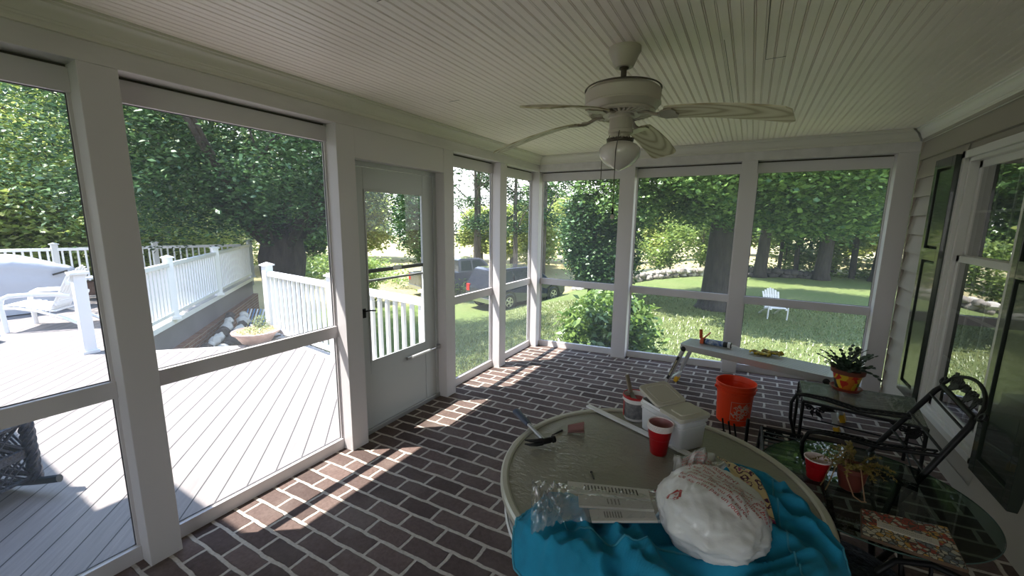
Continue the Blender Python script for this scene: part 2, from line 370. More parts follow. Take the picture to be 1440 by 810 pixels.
# screened bays
wi = 1
def bay(p, q, axis, z0a, z0b, mid=(.89, .975)):
    """p..q along the wall; rails set back 0.10 from the room face"""
    global wi
    base = (-.12, p, 0) if axis == 'y' else (p, YF + .12, 0)
    root = empty('window_%d' % wi, base); wi += 1; root['kind'] = 'structure'
    def bx(a0, a1, d0, d1, z0, z1, dz=0):
        mb = MB()
        if axis == 'y': mb.box((-d1, a0, z0), (-d0, a1, z1))
        else:
            mb.box((a0, YF + d0, z0), (a1, YF + d1, z1))
            mb.v = [(x, y, z + (dz if x > (a0 + a1) / 2 else 0)) for x, y, z in mb.v]
        return mb
    dz = z0b - z0a
    bx(p, q, .10, .14, 2.283, 2.385).build('top_rail', m_trimw, root, bevel=.002)
    bx(p, q, .125, .15, 2.37, 2.405).build('gap_backing', m_gap, root)
    bx(p, q, .10, .14, mid[0], mid[1]).build('mid_rail', m_trimw, root, bevel=.002)
    bx(p, q, .10, .14, z0a - .04, z0a + .077, dz).build('bottom_rail', m_trimw, root, bevel=.002)
    for a0, a1 in ((p, p + .012), (q - .012, q)): bx(a0, a1, .112, .14, z0a + .077, 2.283).build('side_stop', m_trimw, root)
    spl = MB()
    for (za, zb_) in ((z0a + .08, mid[0]), (mid[1], 2.283)):
        for a0, a1, c0, c1 in ((p + .012, q - .012, za, za + .004), (p + .012, q - .012, zb_ - .004, zb_), (p + .012, p + .016, za, zb_), (q - .016, q - .012, za, zb_)):
            t_ = bx(a0, a1, .124, .129, c0, c1); spl.add(t_.v, t_.f)
    spl.build('screen_spline', mat('spline_grey', (.10, .10, .11), .6), root)
    mb = MB(); xx = .130
    for za, zb_ in ((z0a + .05, mid[0]), (mid[1], 2.283)):
        if axis == 'y': mb.add([(-xx, p, za), (-xx, q, za), (-xx, q, zb_), (-xx, p, zb_)], [(0, 1, 2, 3)])
        else: mb.add([(p, YF + xx, za), (q, YF + xx, za), (q, YF + xx, zb_), (p, YF + xx, zb_)], [(0, 1, 2, 3)])
    mb.build('insect_screen', m_screen, root)
for a, c in ((-2.75, -1.98), (-1.84, -.71), (-.57, .6366), (.7708, 1.871), (3.147, 3.992), (4.137, YF)): bay(a, c, 'y', 0, 0)
for a, c in ((0, 1.075), (1.252, 2.343), (2.489, 3.563)): bay(a, c, 'x', fz(a), fz(c))
# header over the screen door, jambs and the door
b = MB(); b.box((-.13, 2.02, 2.19), (-.003, 3.004, ZB)); struct(b.build('trim_%d' % ti, m_trimw, bevel=.003)); ti += 1
for a, c in ((2.02, 2.075), (2.968, 3.004)):
    b = MB(); b.box((-.145, a, -.02), (-.10, c, 2.19)); struct(b.build('trim_%d' % ti, m_doorp, bevel=.002)); ti += 1
b = MB(); b.box((-.145, 2.075, 2.155), (-.10, 2.968, 2.19)); struct(b.build('trim_%d' % ti, m_doorp, bevel=.002)); ti += 1
b = MB(); b.box((-.15, 2.02, -.03), (-.09, 3.004, .034)); struct(b.build('trim_%d' % ti, mat('threshold_alu', (.42, .42, .42), .4, metal=.6), bevel=.003)); ti += 1
dr = empty('door_1', (-.12, 2.52, 0)); dr['kind'] = 'structure'
def dp(n, y0, y1, z0, z1, x0=-.140, x1=-.105, m=m_doorp, bv=.003, par=None):
    return MB().box((x0, y0, z0), (x1, y1, z1)).build(n, m, par or dr, bevel=bv)
dp('door_stile', 2.078, 2.165, .035, 2.15); dp('door_stile', 2.825, 2.962, .035, 2.15)
dp('top_rail', 2.165, 2.825, 1.985, 2.15); dp('lock_rail', 2.165, 2.825, .50, .60)
kp = dp('kick_panel', 2.165, 2.825, .035, .50, -.134, -.111)
for (y0, y1, z0, z1) in ((2.165, 2.180, .60, 1.985), (2.81, 2.825, .60, 1.985), (2.18, 2.81, 1.97, 1.985), (2.18, 2.81, .60, .615)):
    dp('glazing_bead', y0, y1, z0, z1, -.112, -.100, m_doorp, .002)
dp('sash_bar', 2.18, 2.81, 1.335, 1.365, -.125, -.103, mat('dark_bar', (.05, .05, .055), .4), .002)
dp('sash_bar', 2.18, 2.81, 1.262, 1.280, -.125, -.108, mat('grey_bar', (.30, .31, .31), .4), .002)
lt = dp('sash_latch', 2.44, 2.53, 1.345, 1.375, -.105, -.09, m_vinyl, .003)
MB().add([(-.120, 2.18, .615), (-.120, 2.81, .615), (-.120, 2.81, 1.97), (-.120, 2.18, 1.97)], [(0, 1, 2, 3)]).build('glass_pane', glassmat('door_glass', tint=(.93, .95, .95), body=.05, bodycol=(.5, .52, .52), gmul=.8), dr)
cl = MB().tube([(-.075, 2.60, .525), (-.075, 2.86, .525)], .016, 14).build('door_closer', mat('closer_white', (.85, .85, .84), .3), dr, smooth=True)
MB().tube([(-.075, 2.86, .525), (-.075, 2.975, .525)], .005, 8).build('piston_rod', m_steel, cl, smooth=True)
MB().box((-.10, 2.55, .512), (-.07, 2.60, .538)).build('closer_bracket', m_steel, cl, bevel=.002)
MB().box((-.10, 2.972, .505), (-.06, 2.985, .545)).build('closer_bracket', m_steel, cl, bevel=.002)
hd = MB().box((-.104, 2.105, .985), (-.096, 2.135, 1.06)).build('door_handle', m_iron, dr, bevel=.003)
MB().tube([(-.096, 2.12, 1.04), (-.07, 2.12, 1.045), (-.062, 2.15, 1.045), (-.06, 2.20, 1.035)], .006, 8).build('lever', m_iron, hd, smooth=True)

# house wall: lap siding, exposure 0.158
b = MB(); e_ = .158; z = -.05
while z < ZC:
    for (y0, y1, lo, hi) in [(YN, YF + .1, None, None)]:
        parts_ = [(YN, YF - .03)]
        if z + e_ > .42 and z < 2.26: parts_ = [(YN, 3.13), (4.04, YF - .03)]
        for (ya, yb) in parts_:
            b.add([(XW - .030, ya, z), (XW - .030, yb, z), (XW - .006, yb, z + e_), (XW - .006, ya, z + e_), (XW, ya, z), (XW, yb, z)], [(0, 1, 2, 3), (0, 4, 5, 1)])
            [b.add([(XW - .030, q_, z), (XW, q_, z), (XW, q_, z + e_), (XW - .006, q_, z + e_)], [(0, 1, 2, 3)]) for q_ in (ya, yb)]
    z += e_
for (ya, yb, za, zb_) in ((YN, 3.13, -.1, ZC + .1), (4.04, YF + .1, -.1, ZC + .1), (3.13, 4.04, -.1, .42), (3.13, 4.04, 2.26, ZC + .1)):
    b.box((XW + .001, ya, za), (XW + .13, yb, zb_))
struct(b.build('wall_right', m_siding))
# house window (double hung) with a dark-coloured box behind for the dim room
wn = empty('window_%d' % wi, (XW, 3.585, .38)); wn['kind'] = 'structure'
y0, y1, z0, z1 = 3.13, 4.04, .41, 2.268
def wb(n, a, c, d, e2, x0, x1, m=m_vsash, bv=.003): return MB().box((x0, a, d), (x1, c, e2)).build(n, m, wn, bevel=bv)
xo = XW - .035
for a, c, d, e2 in ((y0, y0 + .05, z0, z1), (y1 - .05, y1, z0, z1), (y0, y1, z1 - .05, z1), (y0, y1, z0, z0 + .045)):
    wb('window_frame', a, c, d, e2, xo, XW + .03)
for a, c, d, e2 in ((y0 + .05, y0 + .075, z0 + .045, z1 - .05), (y1 - .075, y1 - .05, z0 + .045, z1 - .05), (y0 + .05, y1 - .05, z1 - .075, z1 - .05), (y0 + .05, y1 - .05, z0 + .045, z0 + .065)):
    wb('frame_liner', a, c, d, e2, XW - .012, XW + .08)
zm = 1.545
m_pane = glassmat('house_glass', tint=(.6, .64, .62), rough=.01, body=.0, gmul=3.0)
for (nm, za, zb_, xs, rows) in (('upper_sash', zm - .02, z1 - .075, XW + .035, 2), ('lower_sash', z0 + .065, zm + .02, XW + .008, 3)):
    mb = MB(); A, Cc = y0 + .075, y1 - .075
    for a, c, d, e2 in ((A, A + .045, za, zb_), (Cc - .045, Cc, za, zb_), (A, Cc, zb_ - .045, zb_), (A, Cc, za, za + (.045 if nm[0] == 'u' else .07))):
        mb.box((xs, a, d), (xs + .028, c, e2))
    sash = mb.build(nm, m_vsash, wn, bevel=.002)
    g = MB(); ya_, yb_ = A + .045, Cc - .045; zl, zh = za + .045, zb_ - .045
    for k in (1, 2): yy = ya_ + (yb_ - ya_) * k / 3; g.box((xs + .010, yy - .008, zl), (xs + .018, yy + .008, zh))
    for k in range(1, rows): zz = zl + (zh - zl) * k / rows; g.box((xs + .010, ya_, zz - .008), (xs + .018, yb_, zz + .008))
    g.build('grille', m_vsash, sash)
    MB().add([(xs + .009, ya_ - .01, zl - .01), (xs + .009, yb_ + .01, zl - .01), (xs + .009, yb_ + .01, zh + .01), (xs + .009, ya_ - .01, zh + .01)], [(0, 1, 2, 3)]).build('pane', m_pane, sash)
b = MB(); b.box((XW + .14, 2.9, 0), (XW + 1.6, 4.5, 2.5)); ob = b.build('room_shade_box', mat('room_shade_grey', (.16, .155, .15), .9)); struct(ob, 'dark grey box coloured as the dim room behind the house window')  # solid box; the dimness of the room is put into its grey
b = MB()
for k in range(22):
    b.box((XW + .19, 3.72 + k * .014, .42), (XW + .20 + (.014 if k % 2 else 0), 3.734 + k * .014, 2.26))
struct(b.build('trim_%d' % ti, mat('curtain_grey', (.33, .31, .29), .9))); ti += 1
# shutters
def shutter(ya, yb, label):
    zb0, zt = .425, 2.252; x1, x0 = XW - .020, XW - .066
    t = empty('shutter', (XW, (ya + yb) / 2, zb0), label, 'shutter', 'window shutters on the siding')
    st = .055; zmid = 1.55
    for a, c in ((ya, ya + st), (yb - st, yb)): MB().box((x0, a, zb0), (x1, c, zt)).build('stile', m_shut, t, bevel=.003)
    for a, c in ((zb0, zb0 + .09), (zmid - .045, zmid + .045), (zt - .07, zt)): MB().box((x0, ya + st, a), (x1, yb - st, c)).build('rail', m_shut, t, bevel=.003)
    for a, c in ((zb0 + .09, zmid - .045), (zmid + .045, zt - .07)):
        mb = MB(); mb.box((x0 + .022, ya + st, a), (x1, yb - st, c)); mb.build('panel', m_shut, t)
        mb = MB(); i = .022
        A = [(x0 + .022, ya + st, a), (x0 + .022, yb - st, a), (x0 + .022, yb - st, c), (x0 + .022, ya + st, c)]
        B = [(x0 + .010, ya + st + i, a + i), (x0 + .010, yb - st - i, a + i), (x0 + .010, yb - st - i, c - i), (x0 + .010, ya + st + i, c - i)]
        mb.add(A + B, [(0, 1, 5, 4), (1, 2, 6, 5), (2, 3, 7, 6), (3, 0, 4, 7), (4, 5, 6, 7)]); mb.build('raised_panel', m_shut, t)
    return t
shutter(4.03, 4.395, 'dark green panelled shutter beyond the house window, next to the corner post')
shutter(2.67, 3.075, 'dark panelled shutter cut off by the right picture edge')
# roof above the porch and the wing of the house behind the camera
m_roof = mat('roof_shingle', (.10, .10, .11), .9)
b = MB(); b.box((-.62, YN - .6, 2.50), (-.155, YF + .5, 2.66)); b.box((-.62, YF + .155, 2.50), (XW + .5, YF + .5, 2.66)); b.box((-.62, YN - .6, 2.66), (XW + .5, YF + .5, 2.72))
struct(b.build('trim_%d' % ti, mat('soffit_white', (.7, .7, .68), .5))); ti += 1
b = MB(); b.box((-6.5, -5.0, -.5), (-1.0, -1.25, 2.9)); struct(b.build('wall_wing', m_siding))
b = MB(); b.box((-2.05, -5.0, 2.9), (-.64, .135, 3.02)); b.box((-6.8, -5, 2.9), (-2.0, -.22, 3.02)); struct(b.build('trim_%d' % ti, m_roof)); ti += 1
# ================================================================== CEILING FAN
FXc, FYc = 1.88, 2.08
m_fan = mat('fan_almond', (.52, .47, .40), .38)
m_fdark = mat('fan_bronze', (.09, .075, .06), .4, metal=.5)
fan = empty('ceiling_fan', (FXc, FYc, 2.28), 'almond ceiling fan with four wood-grain blades and a schoolhouse glass light', 'ceiling fan')
c = (FXc, FYc, 0)
MB().lathe([(.0, 2.589), (.076, 2.589), (.077, 2.572), (.070, 2.560), (.046, 2.508), (.040, 2.502), (.0, 2.502)], c, 40).build('canopy', m_fan, fan, smooth=35.)
MB().lathe([(0, 2.51), (.022, 2.508), (.022, 2.495), (.014, 2.49), (.0135, 2.438), (.022, 2.434), (.024, 2.42), (0, 2.418)], c, 24).build('down_rod', m_fdark, fan, smooth=35.)
mo = MB().lathe([(0, 2.418), (.10, 2.418), (.155, 2.407), (.172, 2.395), (.180, 2.388), (.1815, 2.384), (.180, 2.380), (.180, 2.335), (.183, 2.332), (.183, 2.326), (.178, 2.322), (.168, 2.308), (.150, 2.298), (.14, 2.296)], c, 56).build('motor_housing', m_fan, fan, smooth=30.)
MB().lathe([(.176, 2.407), (.1835, 2.400), (.1835, 2.396), (.174, 2.400)], c, 56).build('trim_ring', m_fdark, mo, smooth=True)
mb = MB()
for i in range(36):
    a = 2 * PI * i / 36; M = TR(FXc, FYc, 0) @ rotz(a); mb.box((.088, -.0045, 2.283), (.155, .0045, 2.297), M)
mb.lathe([(.158, 2.300), (.16, 2.290), (.150, 2.283), (.146, 2.290)], c, 48); mb.lathe([(.09, 2.300), (.09, 2.280), (.0, 2.278)], c, 40)
mb.build('vent_grille', m_fan, mo, smooth=30.)
MB().lathe([(.142, 2.300), (.142, 2.2965), (.0, 2.2965)], c, 40).build('vent_well', m_fdark, mo)
MB().lathe([(.0, 2.283), (.062, 2.28), (.063, 2.270), (.056, 2.266), (.056, 2.215), (.060, 2.212), (.060, 2.196), (.050, 2.192), (.046, 2.188), (.046, 2.174), (.058, 2.170), (.060, 2.160), (.0, 2.158)], c, 40).build('switch_housing', m_fan, fan, smooth=30.)
mb = MB().lathe([(.060, 2.1715), (.0655, 2.168), (.0655, 2.158), (.058, 2.154)], c, 40)
for i in range(24):
    a = 2 * PI * i / 24; mb.ell((FXc + .064 * math.cos(a), FYc + .064 * math.sin(a), 2.170), (.0035,) * 3, 6, 4)
mb.build('fitter_ring', m_fdark, fan, smooth=30.)
MB().lathe([(.052, 2.172), (.056, 2.155), (.082, 2.142), (.098, 2.125), (.101, 2.105), (.096, 2.082), (.080, 2.060), (.055, 2.042), (.028, 2.028), (.008, 2.020), (0, 2.018)], c, 48).build('light_globe', mat('opal_glass', (.66, .62, .57), .12, coat=.5, bump=.0), fan, smooth='full')
# grain of the blades
def grainmat():
    m, t, bb = newmat('blade_grain', .42)
    co = coords(t); mp = N(t, 'ShaderNodeMapping'); mp.inputs['Scale'].default_value = (1.6, 9, 9); t.links.new(co, mp.inputs[0])
    wv = N(t, 'ShaderNodeTexWave', wave_type='RINGS'); wv.inputs['Scale'].default_value = 1.5; wv.inputs['Distortion'].default_value = 3.5; wv.inputs['Detail'].default_value = 3; wv.inputs['Detail Scale'].default_value = .8
    t.links.new(mp.outputs[0], wv.inputs[0]); c = ramp(t, wv.outputs[0], [(0, (.33, .27, .16)), (.3, (.50, .44, .29)), (1, (.60, .55, .40))])
    t.links.new(c, bb.inputs['Base Color']); return m
m_blade = grainmat()
for k, (az, droop) in enumerate(((179.5, .105), (259.5, .09), (349.3, .085), (83.0, .08))):
    a = R(az); base = TR(FXc, FYc, 2.275) @ rotz(a)
    mb = MB(); pts = [(.09, 0, .008), (.13, 0, .004), (.17, 0, -.012), (.20, 0, -.016)]
    mb.tube([base @ Vector(p) for p in pts], [.018, .014, .015, .02], 10, flat=.5)
    mb.prism([(.185, -.012), (.215, -.042), (.262, -.046), (.275, -.02), (.268, 0), (.275, .02), (.262, .046), (.215, .042), (.185, .012)], -.024, -.017, base @ Matrix.Rotation(R(-11), 4, 'X'))
    arm = mb.build('blade_bracket', mat('bracket_almond', (.36, .31, .25), .35, metal=.3), fan, smooth=35.)
    hw = lambda u: .060 + .014 * min(1, u * 1.6)
    L0, L1 = .215, .72; nu, nv = 26, 8
    def bl(u, v, zo=0.):
        x = L0 + (L1 - L0) * u; h = hw(u)
        ex = min(1, (1 - u) * (L1 - L0) / .035); ex0 = min(1, u * (L1 - L0) / .03 + .45)
        h *= (.72 + .28 * math.sqrt(max(0, 1 - (1 - ex) ** 2))) * ex0
        y = (v * 2 - 1) * h
        z = -.012 - droop * u ** 1.5 - y * math.tan(R(11)) + zo
        return (x, y, z)
    t_ = MB().grid(lambda u, v: bl(u, v, .003), nu, nv); t2 = MB().grid(lambda u, v: bl(u, v, -.003), nu, nv)
    mb = MB().add(t_.v, t_.f).add(t2.v, t2.f)
    n1 = (nu + 1) * (nv + 1); idx = lambda i, j: i * (nv + 1) + j
    loop = [idx(i, 0) for i in range(nu + 1)] + [idx(nu, j) for j in range(1, nv + 1)] + [idx(i, nv) for i in range(nu - 1, -1, -1)] + [idx(0, j) for j in range(nv - 1, 0, -1)]
    mb.f += [(loop[i], loop[(i + 1) % len(loop)], loop[(i + 1) % len(loop)] + n1, loop[i] + n1) for i in range(len(loop))]
    ob = mb.build('fan_blade', m_blade, None, smooth=30.); ob.matrix_basis = base; ob.parent = fan; ob.matrix_parent_inverse = fan.matrix_basis.inverted()
for (dx, dy, zt, zb_, knob) in ((-.058, .02, 2.20, 1.98, False), (.012, -.062, 2.20, 1.80, True)):
    mb = MB()
    p0 = Vector((FXc + dx, FYc + dy, zt)); p1 = Vector((FXc + dx * (1.75 if not knob else 1.), FYc + dy * 1.75, zt - .10)); p2 = Vector((p1.x, p1.y, zb_))
    mb.tube([p0, p1, p2], .0022, 6); ch = mb.build('pull_chain', m_fdark, fan, smooth=True)
    if knob:
        MB().tube([(p1.x, p1.y, zb_ + .03), (p1.x, p1.y, zb_)], .005, 8).build('chain_coupling', m_iron, ch, smooth=True)
        MB().ell((p1.x, p1.y, zb_ - .012), (.0095, .0095, .012), 12, 8).build('pull_knob', m_fan, ch, smooth=True)

# ================================================================== ROUND PATIO TABLE
TX, TY, TZ, TR_ = 2.245, 1.44, .82, .56
m_cream = mat('cream_metal', (.50, .49, .43), .35, metal=.2, bump=.1, bscale=50, bdist=.001)
def pebble():
    m, t, bb = newmat('pebbled_glass', .20, .7)
    co = coords(t); mp = N(t, 'ShaderNodeMapping'); mp.inputs['Scale'].default_value = (1, 1.7, 1); t.links.new(co, mp.inputs[0])
    n = noisen(t, mp.outputs[0], 42, 2); bumpn(t, bb, n, .75, .006)
    sset(bb, 'Alpha', .90); bb.inputs['Base Color'].default_value = (.27, .26, .215, 1); return m
tb = empty('patio_table', (TX, TY, fz(TX)), 'round patio table with a pebbled glass top and cream metal rim', 'table')
b = MB().lathe([(0, .816), (.535, .816), (.535, .822), (0, .822)], (TX, TY, 0), 96); b.build('glass_top', pebble(), tb)
MB().lathe([(.530, .812), (.530, .826), (.537, .831), (.553, .831), (.560, .825), (.561, .806), (.555, .799), (.536, .800), (.530, .812)], (TX, TY, 0), 120).build('table_rim', m_cream, tb, smooth=35.)
m_white = mat('white_tube', (.60, .60, .62), .35, metal=.2)
for k in range(4):
    a = R(205 + 90 * k)
    def tp(r_, z, da=0): return (TX + r_ * math.cos(a + da), TY + r_ * math.sin(a + da), z)
    gz = lambda r_: fz(TX + r_ * math.cos(a))
    lg = MB().tube([tp(.535, .80), tp(.54, .72), tp(.53, .60), tp(.46, .46), tp(.34, .34), tp(.30, .27), tp(.36, .20), tp(.50, .16), tp(.56, gz(.56) + .012)], .011, 10).build('leg', m_white, tb, smooth=True)
    mb = MB()
    for sgn in (-1, 1):
        pts = [tp(.535, .795, sgn * .02)] + [tp(.535 - .0 * i, .76 - .05 * i / 6 + .035 * math.sin(i * .9), sgn * (.05 + .05 * i / 3)) for i in range(7)]
        mb.tube(pts, .006, 6)
        cx, cz = .17 * sgn, .745
        mb.tube([tp(.535, cz + (.045 - .0035 * i) * math.sin(i * .62), cx + (.085 - .0065 * i) * math.cos(i * .62)) for i in range(13)], .005, 6)
    mb.build('scroll', m_white, lg, smooth=True)
mb = MB().lathe([(.545, .700), (.539, .706), (.533, .700), (.539, .694), (.545, .700)], (TX, TY, 0), 64); mb.build('apron_ring', m_white, tb, smooth=True)
mb = MB().lathe([(.315, .30), (.308, .307), (.301, .30), (.308, .293), (.315, .30)], (TX, TY, 0), 48); mb.build('stretcher_ring', m_white, tb, smooth=True)

ZT = .831
# ---- hammer
def hammer():
    p = Vector((1.575, 1.602, ZT + .016)); q = Vector((1.825, 1.415, ZT + .018)); d = (q - p).normalized(); s = Vector((d.y, -d.x, 0))
    t = empty('hammer', (1.70, 1.5, ZT - .009), 'claw hammer with a blue rubber grip lying at the left edge of the round table', 'hammer')
    P = lambda u, o=0, z=0: p + d * u + s * o + Vector((0, 0, z))
    MB().tube([P(0), P(.004), P(.02), P(.06), P(.10), P(.13), P(.145)], [.012, .019, .020, .016, .0175, .015, .013], 14, flat=.8).build('grip', mat('navy_rubber', (.018, .035, .085), .45, bump=.3, bscale=180, bdist=.001), t, smooth=True)
    MB().tube([P(.14), P(.20), P(.29)], [.0095, .009, .010], 12, flat=.9).build('shaft', mat('dull_steel', (.30, .30, .31), .35, metal=.9), t, smooth=True)
    h = P(.30)
    mb = MB(); w_ = s
    mb.tube([h - w_ * .024, h - w_ * .036, h - w_ * .038, h - w_ * .048, h - w_ * .05], [.011, .011, .0145, .0145, .013], 14)
    mb.tube([h - w_ * .026, h + w_ * .012], [.0125, .0125], 12)
    for sg in (-1, 1):
        mb.tube([h + w_ * .008 + Vector((0, 0, sg * .006)), h + w_ * .035 + Vector((0, 0, sg * .008)) - d * .002, h + w_ * .062 + Vector((0, 0, sg * .009)) - d * .012, h + w_ * .080 + Vector((0, 0, sg * .009)) - d * .026], [.010, .0085, .006, .0025], 8)
    mb.build('hammer_head', m_iron, t, smooth=35.)
hammer()
# ---- nails, marker and sandpaper
t = MB().tube([(1.806, 1.520, ZT - .004), (1.828, 1.582, ZT - .004)], [.0018, .0055], 8).build('nail', mat('dark_steel', (.06, .06, .065), .35, metal=.8), None, smooth=True)
tag(t, 'black tapered nail punch lying right of the hammer', 'punch'); t.name = 'nail_punch'
for p, q, lb in (((2.045, 1.355), (2.068, 1.318), 'short dark nail lying alone in the middle of the table glass'), ((1.862, 1.600), (1.869, 1.588), 'tiny dark nail beside the sandpaper piece')):
    o = MB().tube([(p[0], p[1], ZT - .006), (q[0], q[1], ZT - .006)], .0022, 8); o.tube([(p[0], p[1], ZT - .006), (p[0] + (q[0] - p[0]) * .06, p[1] + (q[1] - p[1]) * .06, ZT - .006)], .0045, 10)
    tag(o.build('nail', MATS['dark_steel'], None, smooth=30.), lb, 'nail', 'loose nails on the table')
def sand(u, v):
    x = 1.862 + .070 * u; y = 1.565 + .05 * v + .02 * u; cur = (v - .4); z = ZT - .007 + .030 * abs(cur) ** 1.5 * 2.2 * (.6 + .6 * u) + .008 * u
    return (x - .02 * v, y, z)
o = MB().grid(sand, 14, 12).build('sandpaper_piece', mat('sandpaper_pink', (.24, .12, .11), .85, bump=.5, bscale=400, bdist=.001), None, smooth='full', solid=.0018)
tag(o, 'curled piece of reddish brown sandpaper right of the hammer', 'sandpaper')
# ---- long white trim strip
o = MB().bar((1.846, 1.872, ZT + .002), (2.385, 1.650, ZT + .002), .026, .010).build('trim_strip', m_vinyl, None, bevel=.001)
tag(o, 'long narrow white moulding strip lying across the table under the storage bin', 'trim strip')
o = MB().bar((2.455, 1.648, .826), (2.535, 1.612, .826), .011, .006).build('wood_shim', mat('pale_wood', (.45, .43, .36), .6), None, bevel=.001)
tag(o, 'thin pale sliver of wood lying right of the storage bin', 'wood sliver')
# ---- red cups
m_cupr = mat('red_cup_plastic', (.42, .006, .012), .3); m_cupw = mat('cup_inside_white', (.74, .62, .62), .35)
m_cupd = mat('cup_inside_shaded', (.40, .17, .18), .35)  # same lining darkened; the dimness inside the stack is in the colour
def cup(x, y, z, rim, label, group, s=1., hz=.88):
    t = empty('plastic_cup', (x, y, z), label, 'cup', group)
    pr = [(0, 0), (.028, 0), (.0295, .003), (.031, .03), (.0325, .031), (.036, .07), (.0378, .072), (.041, .098), (.043, .112)]
    Z = lambda q: z + q * s * hz
    pr = [(a * s, Z(q)) for a, q in pr]
    mb = MB().lathe(pr, (x, y, 0), 40); mb.build('cup_wall', m_cupr, t, smooth=30.)
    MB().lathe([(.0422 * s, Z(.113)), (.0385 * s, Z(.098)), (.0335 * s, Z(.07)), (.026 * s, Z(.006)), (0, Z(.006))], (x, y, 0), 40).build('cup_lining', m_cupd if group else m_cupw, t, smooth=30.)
    MB().lathe([(.0425 * s, Z(.110)), (.0455 * s, Z(.112)), (.0455 * s, Z(.116)), (.0425 * s, Z(.117)), (.0415 * s, Z(.113))], (x, y, 0), 40).build('cup_rim', mat('cup_rim', (.78, .70, .70), .35), t, smooth=30.)
    return t
cx_, cy_ = 2.238, 1.630
for k, lb in enumerate(('red plastic cup at the bottom of the stack in front of the storage bin', 'red plastic cup second from the bottom of the stack by the storage bin', 'red plastic cup second from the top of the stack by the storage bin', 'red plastic cup nested on top of the stack by the storage bin')):
    cup(cx_ + (.0008 * k), cy_, .8225 + .0068 * k, 1, lb, 'stack of red cups on the round table', 1.12)
# ---- white storage bin with flip lid
def bin_():
    ex = Vector((-.80, .60, 0)).normalized(); ey = Vector((-ex.y, ex.x, 0))   # long side, short side
    o = Vector((2.408, 1.776, .8225)); L, Wd, H = .25, .155, .145
    M = Matrix(((ex.x, ey.x, 0, o.x), (ex.y, ey.y, 0, o.y), (0, 0, 1, o.z), (0, 0, 0, 1)))
    t = empty('storage_bin', o, 'white plastic food storage bin with its beige flip lid standing open', 'storage bin')
    def rr(x0, y0, x1, y1, r_, n=5):
        P = []
        for (cx, cy, a0) in ((x1 - r_, y0 + r_, -90), (x1 - r_, y1 - r_, 0), (x0 + r_, y1 - r_, 90), (x0 + r_, y0 + r_, 180)):
            for i in range(n + 1): a = R(a0 + 90 * i / n); P.append((cx + r_ * math.cos(a), cy + r_ * math.sin(a)))
        return P
    def shell(mb, rings):
        n = len(rings[0][0]); vs = []
        for P, z in rings: vs += [M @ Vector((x, y, z)) for x, y in P]
        mb.add(vs, [(k * n + i, k * n + (i + 1) % n, (k + 1) * n + (i + 1) % n, (k + 1) * n + i) for k in range(len(rings) - 1) for i in range(n)])
    def inset(i, z): return (rr(i, i, L - i, Wd - i, max(.004, .022 - i)), z)
    mb = MB(); shell(mb, [inset(.014, 0), inset(.010, .004), inset(.004, .10), inset(0, .102), inset(0, .108), inset(.004, .11), inset(.003, .122), inset(-.004, .124), inset(-.004, .132), inset(.002, .134), inset(.002, H), inset(.006, H), inset(.008, .10), inset(.016, .006)])
    mb.add([M @ Vector((x, y, .0)) for x, y in inset(.014, 0)[0]], [tuple(range(24))]); mb.add([M @ Vector((x, y, .006)) for x, y in inset(.016, 0)[0]], [tuple(range(24))])
    body = mb.build('bin_body', mat('milky_plastic', (.74, .74, .78), .35), t, smooth=35.)
    mb = MB(); mb.grid(lambda u, v: M @ Vector((.012 + (L - .024) * u, .012 + (Wd - .024) * v, .105 + .012 * noise.noise(Vector((u * 9, v * 7, 2))))), 20, 14); mb.build('bin_contents', mat('brown_contents', (.16, .085, .075), .7, var=.4, vscale=60), t, smooth=True)
    # fixed half of the lid (near end, right) and the raised flap, hinged across the middle
    m_lid = mat('beige_lid', (.50, .475, .41), .38)
    bx = MB(); hx = .02; h2 = .125
    P = rr(hx - .02 + .0, -.006, h2, Wd + .006, .018)
    # the fixed half covers x from 0 to h2 at the near-right end of the bin
    bx.prism(rr(-.006, -.006, h2, Wd + .006, .016), H - .006, H + .010, M); f1 = bx.build('fixed_lid', m_lid, t, bevel=.003)
    MB().prism(rr(.020, .022, .085, Wd - .022, .012), H + .009, H + .016, M).build('lid_pad', m_lid, f1, bevel=.002)
    Mf = M @ TR(h2, 0, H + .008) @ Matrix.Rotation(R(-17), 4, 'Y')
    fl = MB().prism(rr(0, -.006, L - h2 + .020, Wd + .006, .022), -.008, .006, Mf).build('lid_flap', m_lid, t, bevel=.003)
    mb = MB(); pr = rr(.018, .018, L - h2 + .0, Wd - .018, .016); mb.tube([Mf @ Vector((x, y, .0065)) for x, y in pr], .0022, 6, closed=True); mb.build('flap_ridge', m_lid, fl, smooth=True)
bin_()
# ---- small tub of filler with a putty knife
t = empty('filler_tub', (2.078, 1.900, .8225), 'small white tub with a red rim standing at the far edge of the round table', 'tub')
zz = .8225; x, y = 2.078, 1.885
MB().lathe([(0, zz), (.046, zz), (.048, zz + .003), (.053, zz + .095), (.059, zz + .098), (.059, zz + .118), (.056, zz + .120), (.054, zz + .118), (.050, zz + .095), (.046, zz + .085), (0, zz + .085)], (x, y, 0), 40).build('tub_body', mat('tub_white', (.72, .70, .70), .35), t, smooth=30.)
MB().lathe([(.0485, zz + .014), (.0495, zz + .014), (.0537, zz + .090), (.0527, zz + .090)], (x, y, 0), 40).build('tub_label', mat('tub_label', (.13, .13, .145), .45, col2=(.22, .21, .22), vscale=60), t, smooth=30.)
mb = MB()
for k in range(10):
    a0 = R(180 + 4 * k); a1 = R(184 + 4 * k)
    mb.add([(x + .0545 * math.cos(q), y + .0545 * math.sin(q), z) for q, z in ((a0, zz + .015), (a1, zz + .015), (a1, zz + .09), (a0, zz + .09))], [(0, 1, 2, 3)])
